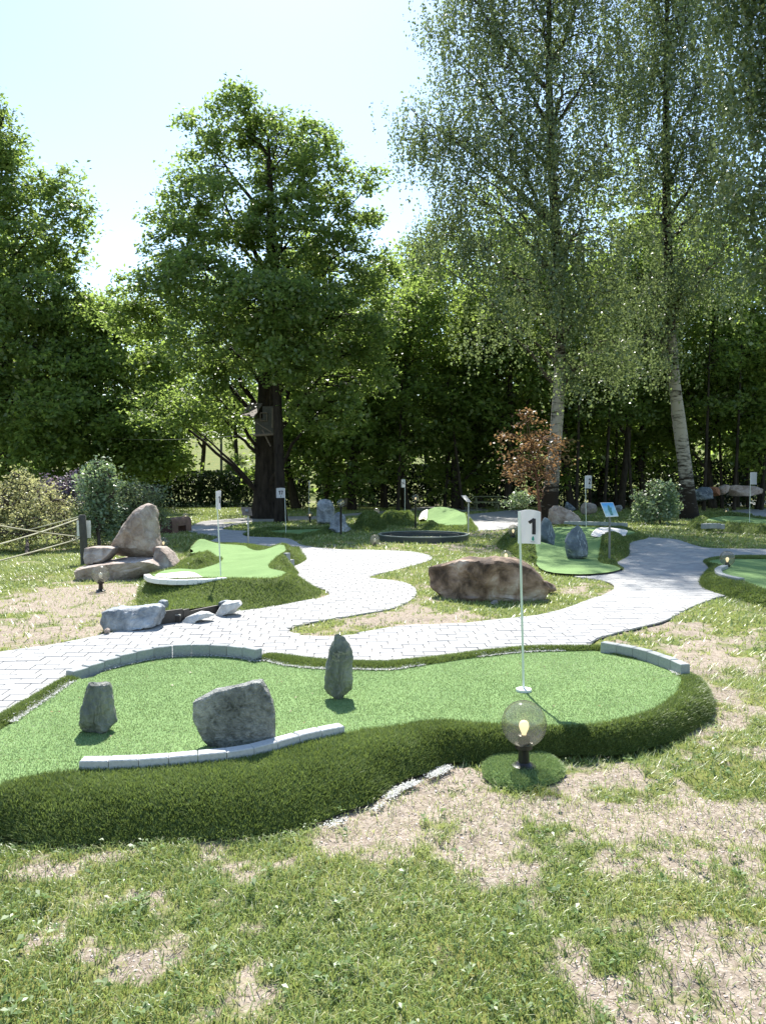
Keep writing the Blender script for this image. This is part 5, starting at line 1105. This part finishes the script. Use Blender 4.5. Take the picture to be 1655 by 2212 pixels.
# ------------------------------------------------------------------ trees
def bez(a, b, c, n): return [a * (1 - t) ** 2 + b * 2 * t * (1 - t) + c * t * t for t in [k / n for k in range(n + 1)]]
def clumps_in(lobes, n, r, shell=.5):
    vol = np.array([l[3] * l[4] * l[5] for l in lobes]) ** .8; k = r.choice(len(lobes), n, p=vol / vol.sum())
    d = r.normal(0, 1, (n, 3)); d /= np.linalg.norm(d, axis=1)[:, None]
    rad = np.where(r.random(n) < shell, r.uniform(.78, 1.08, n), r.random(n) ** (1 / 3))
    L = np.array(lobes)[k]; return L[:, :3] + d * rad[:, None] * L[:, 3:6], k
def tree(name, label, cat, trunk, trad, lobes, ncl, per, crad, lsize, mats, seed=1, group=None, droop=0.0, shell=.5, aspect=.6, sides=12, limb_r=.12, up=.6, flat=.6, dead=0):
    r = np.random.default_rng(seed); base = Vector(trunk[0]); rd = random.Random(seed)
    root = thing(name, label, cat, base, 0, group)
    tl = [Vector(p) for p in smooth_loop([tuple(p) for p in trunk], .7, False)]; tr_ = np.interp(np.linspace(0, 1, len(tl)), np.linspace(0, 1, len(trad)), trad)
    # flare and slight irregularity
    rr = [x * (1 + .04 * math.sin(i * 1.7)) for i, x in enumerate(tr_)]; rr[0] *= 1.35
    if len(rr) > 2: rr[1] *= 1.05
    MB().tube([p - base for p in tl], rr, sides).obj('trunk', mats[1], root, 70)
    cl, kk = clumps_in(lobes, ncl, r, shell); tw = MB(); nodes = [[] for _ in lobes]
    for li, l in enumerate(lobes):
        c = Vector(l[:3]); hd = math.hypot(c.x - tl[-1].x, c.y - tl[-1].y)
        # leave the trunk below the lobe
        best = min(range(len(tl)), key=lambda i: abs(tl[i].z - (c.z - .75 * math.hypot(c.x - tl[i].x, c.y - tl[i].y) - .4 * l[5])))
        a = tl[best]; ctrl_ = Vector((a.x + (c.x - a.x) * .45, a.y + (c.y - a.y) * .45, a.z + (c.z - a.z) * (.3 if up < .5 else .62))) + Vector((rd.uniform(-.3, .3), rd.uniform(-.3, .3), 0))
        e_ = c + Vector((0, 0, l[5] * .45)); pts = bez(a, ctrl_, e_, 9); pts = [p + Vector((rd.uniform(-.09, .09), rd.uniform(-.09, .09), rd.uniform(-.06, .06))) if 0 < i else p for i, p in enumerate(pts)]
        r0 = min(limb_r * (l[3] / 2) ** .7, tr_[best] * .75)
        MB().tube([p - base for p in pts], [r0 * (1 - .82 * i / 9) for i in range(10)], 7).obj('limb', mats[2], root, 70)
        nodes[li] = pts[2:]
    for c, k in zip(cl, kk):
        c = Vector(c); p0 = min(nodes[k], key=lambda p: (p - c).length + (1.0 if p.z > c.z + .3 else 0)); m = p0.lerp(c, .5) + Vector((rd.uniform(-.2, .2), rd.uniform(-.2, .2), .25 if not droop else .4))
        tw.tube([p - base for p in bez(p0, m, c, 4)], [.022, .018, .014, .01, .006], 3, False)
    for k in range(dead):
        c = Vector(lobes[0][:3]) + Vector((rd.uniform(-.6, .6), rd.uniform(-.4, .4), lobes[0][5] * rd.uniform(.9, 1.25))); p0 = nodes[0][-1]
        tw.tube([p0 - base, p0.lerp(c, .5) - base + Vector((.1, 0, .2)), c - base], [.02, .014, .004], 4, False)
    o = tw.obj('twigs', mats[2], root); o['kind'] = 'stuff'
    n = ncl * per; k = np.repeat(np.arange(ncl), per); csz = r.uniform(.65, 1.3, ncl)[k]
    if droop:
        u = r.random(n); st = r.integers(0, 9, n); sx_ = r.normal(0, 1, (ncl, 9, 2)) * crad; sl = r.uniform(.5, 1.1, (ncl, 9))
        off = np.column_stack([sx_[k, st] * (1 - .15 * u[:, None]) + r.normal(0, .05, (n, 2)), .25 * crad - u * droop * sl[k, st] * csz])
        nrm = r.normal(0, 1, (n, 3)); nrm[:, 2] *= .5
    else:
        off = r.normal(0, .55, (n, 3)) * crad * csz[:, None]; off[:, 2] *= flat
        nrm = r.normal(0, .55, (n, 3)) + np.array([0, -.1, .75])
    nrm /= np.linalg.norm(nrm, axis=1)[:, None]
    tint = np.clip(r.normal(.45, .2, n) + r.normal(0, .14, ncl)[k], 0, 1)
    v, f, tt = leaf_mesh(cl[k] + off - np.array(base), nrm, np.full(n, lsize), r, aspect, tint)
    o = link('crown', np_mesh('crown', v, 4, f, mats[0], {'tint': tt}), root)
    return root
def lob(px, py, d, rx, rz=None, ry=None):
    """crown lobe: centre in photo scale at distance d, radii in photo px"""
    c = PD(px, py, d); k = d / F; rz = rx if rz is None else rz; return (c.x, c.y, c.z, rx * k, (ry or (rx + rz) / 2) * k, rz * k)
OAK = (M['oak_leaf'], M['oak_bark'], M['oak_bark'])
WOOD = (M['wood_leaf'], M['wood_bark'], M['wood_bark'])
BIR = (M['birch_leaf'], M['birch_bark'], M['birch_dark'])
gb = lambda px, d: (PD(px, 1037, d).x, d, 0.0)
# the big oak with the tree house
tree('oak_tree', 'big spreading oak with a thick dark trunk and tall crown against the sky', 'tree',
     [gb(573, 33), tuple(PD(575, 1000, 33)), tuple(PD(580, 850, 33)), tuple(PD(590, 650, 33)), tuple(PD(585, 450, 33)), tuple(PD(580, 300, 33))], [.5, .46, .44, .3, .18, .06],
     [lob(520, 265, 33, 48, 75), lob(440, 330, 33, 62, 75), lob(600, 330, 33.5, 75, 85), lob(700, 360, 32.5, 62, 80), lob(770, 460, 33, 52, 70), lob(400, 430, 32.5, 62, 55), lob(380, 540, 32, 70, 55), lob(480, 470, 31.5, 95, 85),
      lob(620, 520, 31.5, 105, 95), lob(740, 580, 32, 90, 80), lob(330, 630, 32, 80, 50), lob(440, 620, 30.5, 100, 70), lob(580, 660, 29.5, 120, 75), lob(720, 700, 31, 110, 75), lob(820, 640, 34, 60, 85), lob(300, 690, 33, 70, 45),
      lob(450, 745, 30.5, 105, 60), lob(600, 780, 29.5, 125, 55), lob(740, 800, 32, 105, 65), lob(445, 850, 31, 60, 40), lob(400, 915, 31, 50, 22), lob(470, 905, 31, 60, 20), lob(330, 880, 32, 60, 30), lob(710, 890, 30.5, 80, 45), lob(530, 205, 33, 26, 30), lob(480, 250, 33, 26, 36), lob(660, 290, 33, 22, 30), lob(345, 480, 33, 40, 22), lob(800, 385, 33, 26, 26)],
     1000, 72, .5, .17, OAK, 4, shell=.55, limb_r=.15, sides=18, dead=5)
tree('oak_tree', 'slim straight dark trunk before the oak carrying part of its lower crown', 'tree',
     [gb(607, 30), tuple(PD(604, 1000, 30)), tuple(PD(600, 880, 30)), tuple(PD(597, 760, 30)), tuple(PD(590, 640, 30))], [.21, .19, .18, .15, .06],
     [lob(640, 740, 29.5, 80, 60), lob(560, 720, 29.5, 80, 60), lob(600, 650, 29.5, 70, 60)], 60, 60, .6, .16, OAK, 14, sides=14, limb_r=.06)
# left oaks
tree('oak_tree', 'tall bright oak leaning in from the left edge with bare twigs near its top', 'tree',
     [gb(-150, 40), tuple(PD(-120, 850, 40)), tuple(PD(-90, 650, 40)), tuple(PD(-60, 450, 40)), tuple(PD(-40, 300, 40))], [.4, .36, .28, .18, .05],
     [lob(0, 330, 40, 40, 90), lob(-60, 300, 40, 60, 90), lob(60, 430, 40, 70, 60), lob(130, 400, 40, 45, 40), lob(150, 470, 39.5, 45, 45), lob(40, 540, 39, 80, 50), lob(150, 555, 40, 45, 30), lob(-60, 480, 40, 80, 80), lob(60, 650, 38.5, 110, 65), lob(150, 690, 39.5, 75, 60),
      lob(-60, 650, 39, 90, 80), lob(30, 760, 38, 130, 65), lob(150, 790, 39, 90, 60), lob(60, 870, 38.5, 130, 60), lob(-80, 850, 38, 100, 80), lob(90, 950, 39, 100, 40), lob(-30, 215, 40.5, 26, 40)],
     720, 70, .62, .22, OAK, 5, shell=.55, dead=14)
tree('wood_tree', 'dark broad tree between the left oak and the big oak', 'tree', [gb(215, 39), tuple(PD(210, 900, 39)), tuple(PD(225, 750, 39)), tuple(PD(220, 640, 39))], [.26, .22, .15, .05],
     [lob(200, 720, 39, 90, 65), lob(170, 800, 38, 110, 60), lob(160, 900, 37, 120, 70), lob(300, 860, 39, 70, 50), lob(280, 950, 38, 110, 50), lob(130, 980, 37, 110, 45), lob(400, 900, 40, 40, 40), lob(330, 1000, 38, 90, 30), lob(240, 690, 39, 50, 40), lob(330, 800, 41, 60, 45)], 480, 80, .75, .22, WOOD, 6, shell=.45)
# birches
def birch(label, trunk, trad, lobes, ncl, seed, per=150, dr=1.9, ls=.098): return tree('birch_tree', label, 'tree', trunk, trad, lobes, ncl, per, .5, ls, BIR, seed, droop=dr, shell=.5, aspect=.75, sides=16, limb_r=.11)
db = 31.0
birch('tall white barked birch with hanging foliage standing behind flag one', [gb(1183, db), tuple(PD(1190, 1060, db)), tuple(PD(1199, 960, db)), tuple(PD(1209, 800, db)), tuple(PD(1210, 650, db)), tuple(PD(1200, 500, db)), tuple(PD(1190, 330, db)), tuple(PD(1185, 100, db)), tuple(PD(1190, -150, db))],
      [.3, .25, .22, .195, .18, .165, .13, .09, .03],
      [lob(1010, 30, db, 90, 95), lob(1130, 0, db, 110, 100), lob(1270, 20, db, 100, 110), lob(990, 170, db, 80, 75), lob(1090, 150, db - .5, 110, 90), lob(1220, 180, db - 1, 110, 90), lob(1330, 150, db, 80, 100), lob(900, 272, db, 68, 40), lob(870, 268, db, 40, 28), lob(935, 285, db, 50, 40), lob(980, 310, db, 90, 60), lob(1080, 320, db - 1, 110, 75),
       lob(1200, 350, db - 1.5, 110, 80), lob(1320, 340, db, 90, 80), lob(1010, 430, db, 85, 60), lob(1120, 470, db - 1.5, 105, 70), lob(1260, 500, db - 1.5, 105, 75), lob(960, 500, db + 1, 70, 45), lob(1050, 570, db - 1, 100, 60), lob(1160, 620, db - 2, 90, 60), lob(1300, 640, db - 1.5, 95, 65), lob(1060, 690, db, 80, 50), lob(1280, 770, db - 1, 85, 45),
       lob(890, 545, db + 1, 45, 32), lob(1200, -140, db, 140, 90), lob(1040, -120, db, 90, 70), lob(1130, -260, db, 130, 80), lob(1280, -250, db, 110, 80), lob(1200, -360, db, 120, 70)], 820, 31)
d2 = 32.5
birch('second birch with a rough dark foot at the right', [gb(1490, d2), tuple(PD(1480, 1020, d2)), tuple(PD(1465, 900, d2)), tuple(PD(1452, 780, d2)), tuple(PD(1446, 640, d2)), tuple(PD(1440, 480, d2)), tuple(PD(1438, 250, d2)), tuple(PD(1440, 0, d2)), tuple(PD(1440, -150, d2))],
      [.31, .27, .23, .2, .18, .155, .12, .08, .03],
      [lob(1400, 0, d2, 90, 110), lob(1500, 20, d2, 90, 110), lob(1420, 180, d2, 80, 80), lob(1530, 190, d2 - 1, 90, 80), lob(1390, 330, d2, 70, 70), lob(1490, 330, d2 - 1, 95, 70), lob(1420, 470, d2 - 1, 85, 65), lob(1540, 440, d2, 80, 60), lob(1480, 600, d2 - 1, 90, 55), lob(1390, 620, d2, 80, 55), lob(1420, 740, d2, 85, 45), lob(1560, 560, d2 - 1, 80, 50),
       lob(1450, -140, d2, 120, 90), lob(1560, 320, d2 - 1.5, 70, 70), lob(1400, -260, d2, 110, 80), lob(1530, -270, d2, 110, 80), lob(1460, -360, d2, 110, 70)], 570, 32)
d3 = 23.0
birch('leafy tree reaching in over the right edge with a reddish branch', [gb(1960, d3), tuple(PD(1930, 800, d3)), tuple(PD(1900, 500, d3)), tuple(PD(1860, 200, d3)), tuple(PD(1830, -100, d3))], [.28, .24, .2, .13, .05],
      [lob(1660, 90, d3, 90, 110), lob(1620, 250, d3, 70, 70), lob(1720, 330, d3, 100, 80), lob(1640, 410, d3, 80, 50), lob(1760, 150, d3, 110, 110), lob(1700, -60, d3, 120, 90), lob(1640, 560, d3 + 1, 80, 45), lob(1750, 520, d3, 110, 70), lob(1900, 300, d3, 130, 130), lob(1850, 0, d3, 140, 140), lob(1580, -60, d3, 90, 80), lob(1950, 550, d3, 130, 100)], 380, 33, ls=.11)
# copper sapling
dc = 29.5
tree('copper_sapling', 'reddish brown leaved sapling on a thin stem beside the white birch', 'sapling', [gb(1168, dc), tuple(PD(1160, 1040, dc)), tuple(PD(1150, 980, dc)), tuple(PD(1140, 910, dc))], [.06, .05, .035, .012],
     [lob(1140, 920, dc, 35, 35), lob(1120, 960, dc - .3, 42, 32), lob(1170, 970, dc, 45, 40), lob(1110, 1000, dc, 36, 26), lob(1150, 1020, dc - .5, 60, 32), lob(1205, 1000, dc + .2, 30, 24), lob(1120, 1045, dc, 38, 20), lob(1165, 1060, dc, 35, 18), lob(1138, 890, dc, 14, 24), lob(1090, 960, dc, 22, 14), lob(1215, 965, dc, 16, 14)], 74, 26, .32, .12, (M['copper_leaf'], M['red_twig'], M['red_twig']), 8, limb_r=.05, sides=8)
# shrubs
def shrub(label, lobes, ncl, per, crad, ls, mat, seed, base, name='shrub', aspect=.6, tw='twig'):
    b = P(*base) if len(base) == 2 else Vector(base)
    top = Vector(lobes[0][:3]); return tree(name, label, 'shrub', [tuple(b), tuple(b.lerp(top, .3)), tuple(b.lerp(top, .6))], [.04, .03, .012], lobes, ncl, per, crad, ls, (M[mat], M[tw], M[tw]), seed, limb_r=.035, sides=6, shell=.6, aspect=aspect, flat=.9)
ds = 18.5
shrub('wide pale yellow green shrub behind the ropes at the left edge', [lob(60, 1080, ds, 60, 40), lob(-20, 1080, ds, 60, 50), lob(20, 1120, ds - .6, 80, 50), lob(110, 1110, ds - .3, 55, 45), lob(60, 1150, ds - .9, 90, 35), lob(140, 1150, ds - .6, 45, 32), lob(-60, 1140, ds - .5, 80, 50), lob(40, 1050, ds + .3, 40, 25)], 240, 60, .22, .06, 'yellow_leaf', 51, (60, 1200))
shrub('purple leaved shrub above the pale yellow shrub', [lob(140, 1085, ds + 1.5, 50, 40), lob(105, 1065, ds + 1.5, 40, 28), lob(165, 1060, ds + 1.6, 35, 28), lob(150, 1130, ds + 1.2, 40, 40)], 90, 55, .22, .07, 'purple_leaf', 52, (140, 1180))
shrub('upright silvery green shrub behind the rope fence post', [lob(213, 1060, ds + .6, 36, 48), lob(195, 1030, ds + .6, 24, 24), lob(232, 1040, ds + .6, 26, 36), lob(205, 1110, ds + .4, 38, 40), lob(235, 1100, ds + .5, 30, 45), lob(215, 1145, ds + .3, 38, 25), lob(212, 1018, ds + .6, 14, 20)], 130, 46, .2, .075, 'pale_leaf', 53, (215, 1185))
shrub('spreading grey green shrub behind the granite seat', [lob(290, 1085, ds + 1.5, 45, 40), lob(325, 1070, ds + 1.8, 32, 24), lob(265, 1120, ds + 1.3, 45, 36), lob(310, 1115, ds + 1.3, 50, 34), lob(255, 1150, ds + 1, 40, 24)], 150, 55, .22, .065, 'grey_leaf', 54, (285, 1178))
dbk = 29.0
shrub('round pale green bush at the foot of the rough barked birch', [lob(1425, 1085, dbk, 40, 30), lob(1400, 1070, dbk, 25, 22), lob(1440, 1070, dbk - .2, 25, 24), lob(1412, 1105, dbk - .4, 38, 22), lob(1450, 1105, dbk - .2, 22, 20), lob(1420, 1055, dbk, 20, 14)], 120, 46, .2, .1, 'pale_leaf', 55, tuple(P(1425, 1130)), name='bush')
shrub('small light green seedling at the foot of the copper sapling', [lob(1120, 1080, 30.5, 26, 14), lob(1100, 1090, 30.5, 16, 8)], 24, 30, .2, .1, 'pale_leaf', 56, tuple(P(1120, 1125)), name='bush')
# clipped hedge behind the course
r_ = np.random.default_rng(77)
def hedge(label, x0, x1, y, h, n, seed, size=.16):
    r = np.random.default_rng(seed); x = r.uniform(x0, x1, n); top = h + .25 * fbm(x * .5, x * 0, seed, 3); zz = r.random(n) ** .8 * top; yy = y + r.uniform(-.9, .9, n) * (1 - .3 * zz / h)
    t = thing('hedge', label, 'hedge', ((x0 + x1) / 2, y, 0)); nr = r.normal(0, .6, (n, 3)) + np.array([0, -.6, .4]); nr /= np.linalg.norm(nr, axis=1)[:, None]
    v, f, tt = leaf_mesh(np.column_stack([x - (x0 + x1) / 2, yy - y, zz]), nr, np.full(n, size), r, .65); link('foliage', np_mesh('foliage', v, 4, f, M['hedge_leaf'], {'tint': tt}), t)
    mb = MB()
    for k in range(int((x1 - x0) / .8)): xx = x0 + (k + .5) * .8 - (x0 + x1) / 2; mb.tube([(xx, 0, 0), (xx + random.uniform(-.2, .2), random.uniform(-.3, .3), h * .8)], [.04, .015], 5, False)
    o = mb.obj('stems', M['wood_bark'], t); o['kind'] = 'stuff'
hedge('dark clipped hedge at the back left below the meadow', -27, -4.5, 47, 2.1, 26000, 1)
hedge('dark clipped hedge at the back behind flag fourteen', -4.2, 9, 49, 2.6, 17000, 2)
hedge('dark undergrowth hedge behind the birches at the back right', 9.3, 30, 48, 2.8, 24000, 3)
# woodland behind: four kinds, copied
def wood_tree(seed, H, spread, low, label):
    r = np.random.default_rng(seed); tr_ = [(0, 0, 0)]; x = y = 0
    for k in range(1, 6): x += r.normal(0, .22); y += r.normal(0, .2); tr_.append((x, y, H * .9 * k / 5))
    lobes = []
    for k in range(11):
        z = low + (H - low) * (k + .5) / 11; w_ = spread * (1 - .55 * abs((z - low) / (H - low) - .4)); a = r.random() * 6.28
        q = w_ * r.uniform(.2, .75); lobes.append((x * z / H + math.cos(a) * q, y * z / H + math.sin(a) * q, z, w_ * .62, w_ * .62, (H - low) * .13))
    return tree('wood_tree', label, 'tree', tr_, [.2, .17, .14, .1, .06, .02], lobes, 190, 62, .85, .25, WOOD, seed, 'woodland trees behind the course', shell=.45)
def copy_tree(o, parent=None):
    c = o.copy(); COL.objects.link(c); c.parent = parent
    for ch in list(o.children): copy_tree(ch, c)
    return c
protos = [wood_tree(101, 15.5, 3.6, 3.2, 'woodland tree'), wood_tree(102, 13, 3.2, 2.2, 'woodland tree'), wood_tree(103, 18, 3.8, 5.5, 'woodland tree'), wood_tree(104, 10, 2.8, 1.2, 'woodland tree')]
spots = [(640, 44, 1, 'woodland tree right behind the big oak crown'), (700, 47, 0, 'woodland tree right of the tree house'), (760, 42, 3, 'low leafy tree above flag seventeen'), (830, 45, 1, 'woodland tree above the layered rock pile'), (880, 43, 0, 'woodland tree standing above flag fourteen'),
         (930, 51, 2, 'tall woodland tree between flags fourteen and fifteen'), (985, 44, 3, 'low tree with light leaves behind flag fifteen'), (1040, 46, 1, 'woodland tree left of the copper sapling'), (1095, 43, 0, 'dark woodland tree left of the white birch'), (1150, 50, 2, 'tall tree right behind the white birch'),
         (1235, 44, 1, 'woodland tree just right of the white birch trunk'), (1290, 48, 0, 'woodland tree above the picture sign'), (1340, 43, 2, 'slim bare trunked tree above the long log bench'), (1400, 46, 1, 'woodland tree left of the rough birch'), (1455, 51, 2, 'tall tree behind the rough birch'),
         (1540, 44, 0, 'woodland tree right of the rough birch'), (1590, 47, 2, 'tall thin tree above the rock row'), (1640, 43, 1, 'woodland tree at the right edge above the rocks'), (1720, 46, 0, 'woodland tree beyond the right edge'), (40, 43, 1, 'woodland tree behind the left oak'), (-60, 45, 0, 'woodland tree beyond the left edge'),
         (330, 49, 3, 'low tree left of the meadow glimpse'), (340, 45, 1, 'woodland tree filling the gap left of the meadow glimpse'), (430, 62, 2, 'tall far tree above the left half of the meadow glimpse'), (515, 60, 2, 'tall far tree above the right half of the meadow glimpse'), (510, 52, 3, 'small light tree against the meadow beside the oak trunk'), (800, 58, 2, 'tall far tree in the gap right of the oak'), (1000, 60, 2, 'far tall tree behind flag fifteen'), (1200, 60, 2, 'far tall tree hidden by the white birch'), (1420, 60, 0, 'far tree between the two birches'), (1610, 60, 1, 'far tree at the right behind the rock row')]
seen = [0] * 4
for k, (px, d, kind, lab) in enumerate(spots):
    if not seen[kind]: o = protos[kind]; seen[kind] = 1
    else: o = copy_tree(protos[kind])
    p = PD(px, 1037, d); o.location = (p.x, d, 0); o['label'] = lab
    if (px, d) == (510, 52): sc = .32
    elif px == 330: sc = .5
    else: sc = random.uniform(.85, 1.15)
    o.rotation_euler = (0, 0, random.uniform(0, 6.28)); o.scale = (sc, sc, sc)
# slim understorey trunks of the dark wood
for k, (px, d, lean_, hh) in enumerate([(860, 41, .03, 7), (870, 46, -.05, 8), (1000, 42, -.12, 7), (1030, 47, .06, 8), (1245, 41, .02, 8), (1275, 45, -.04, 9), (1305, 41.5, .05, 8), (1330, 46, 0, 9), (1365, 42, -.06, 8), (1385, 47, .04, 9), (1520, 41, .03, 9), (1560, 44, -.05, 9), (1585, 41.5, .04, 9), (1615, 46, -.02, 9), (1645, 42, .05, 9), (960, 44, .08, 7)]):
    p = PD(px, 1037, d); b = Vector((p.x, d, 0)); wh = ['beside the layered rock pile', 'above the round basin', 'left of flag fifteen', 'right of flag fifteen', 'right of the white birch', 'above flag two', 'above the picture sign', 'behind the shaded sign board', 'above the long log bench', 'left of the rough birch', 'right of the rough birch foot', 'above the blue grey rock', 'above the orange rock', 'above the tan rock', 'at the right edge', 'between flags fourteen and fifteen'][k]
    tree('sapling_tree', f'thin dark understorey trunk {wh}', 'tree', [tuple(b), (b.x + lean_ * hh * .4, d, hh * .4), (b.x + lean_ * hh, d + .2, hh)], [.09, .075, .03], [(b.x + lean_ * hh, d, hh * .9, 1.3, 1.3, 1.1), (b.x + lean_ * hh + .6, d, hh * .65, 1.0, 1.0, .7)], 26, 40, .6, .2, WOOD, 200 + k, 'thin trunks in the dark wood', sides=7, limb_r=.04)
# far woods on the rise, one mass
n = 80000; r = np.random.default_rng(9); x = r.uniform(-150, 150, n); band = r.random(n) < .55
y = np.where(band, r.uniform(72, 84, n), r.uniform(168, 182, n)); gap = (x / y > (370 - 827) / F) & (x / y < (575 - 827) / F)
x, y = x[~(gap & band)], y[~(gap & band)]
top = np.where(y < 100, 11 + 5 * fbm(x * .12, y * 0, 5, 3), 6 + 11 * fbm(x * .09, y * 0, 8, 3)); z = terrain(x, y) + r.random(len(x)) ** .85 * top
nr = r.normal(0, .6, (len(x), 3)) + np.array([0, -.3, .6]); nr /= np.linalg.norm(nr, axis=1)[:, None]
v, f, tt = leaf_mesh(np.column_stack([x, y, z]), nr, np.where(y < 100, .6, 1.15), r, .7, np.clip(.5 + (fbm(x * .2, z * .2, 3, 3) - .5) * 1.6 + r.normal(0, .12, len(x)), 0, 1))
tag(link('far_woods', np_mesh('far_woods', v, 4, f, M['wood_leaf'], {'tint': tt})), 'distant woodland on the rise behind the course', kind='stuff')

# ------------------------------------------------------------------ tree house, cable, utility pole
dt = 31.3
th = thing('tree_house', 'small wooden tree house with a slanted plank roof high on the oak', 'tree house', tuple(PQD('e1', 820, 850, dt)))
T0 = th.location
def tq(x, y, dd=0): return PQD('e1', x, y, dt + dd) - T0
a, b_, c_, d_ = tq(540, 200, .9), tq(805, 215, .9), tq(640, 505, -.7), tq(340, 455, -.7)
for k in range(6):
    q = [a.lerp(d_, k / 6), b_.lerp(c_, k / 6), b_.lerp(c_, (k + .96) / 6), a.lerp(d_, (k + .96) / 6)]; u = Vector((0, -.02, .035))
    MB().add(q + [p + u for p in q], [(3, 2, 1, 0), (4, 5, 6, 7), (0, 1, 5, 4), (1, 2, 6, 5), (2, 3, 7, 6), (3, 0, 4, 7)]).obj('roof_plank', M['old_wood'], th)
for k in range(7):
    x0 = 645 + k * 56; p0, p1 = tq(x0, 850), tq(x0 + 52, 260 if x0 > 760 else 520)
    MB().box(((p0.x + p1.x) / 2, 0, (p0.z + p1.z) / 2), (p1.x - p0.x, .03, p1.z - p0.z)).obj('wall_board', M['post_wood'], th)
def bar(p, q, r0, nm, mt='old_wood', par=th): return MB().tube([p, q], r0, 6).obj(nm, M[mt], par)
wf = bar(tq(760, 400, -.08), tq(905, 400, -.08), .02, 'window'); [bar(tq(*u, -.08), tq(*v_, -.08), .02, 'frame', par=wf) for u, v_ in (((760, 570), (905, 570)), ((760, 400), (760, 570)), ((905, 400), (905, 570)))]
bar(tq(600, 885, -.4), tq(1240, 845, -.4), .05, 'deck_beam'); bar(tq(1025, 300, -.3), tq(1020, 720, -.3), .03, 'post'); bar(tq(625, 575, -.5), tq(1000, 820, -.5), .025, 'brace'); bar(tq(800, 760, -.3), tq(980, 1120, -.3), .03, 'brace')
cb = MB(); a = PD(170, 941, 37.5); b_ = PD(575, 934, 32.5); cb.tube([a.lerp(b_, k / 20) + Vector((0, 0, -.25 * 4 * k / 20 * (1 - k / 20))) for k in range(21)], .007, 5)
tag(cb.obj('overhead_cable', M['steel']), 'thin pale cable strung from the dark left tree to the oak', 'cable')
up_ = PD(479, 1015, 88); zt = float(terrain([up_.x], [88.0])[0]); po = thing('utility_pole', 'slim grey pole standing in the meadow seen under the oak branches', 'pole', (up_.x, 88, zt))
MB().tube([(0, 0, 0), (0, 0, 8.5)], [.16, .11], 10).obj('shaft', M['post_wood'], po, 50); MB().box((0, 0, 8.1), (1.1, .1, .1)).obj('crossarm', M['post_wood'], po)
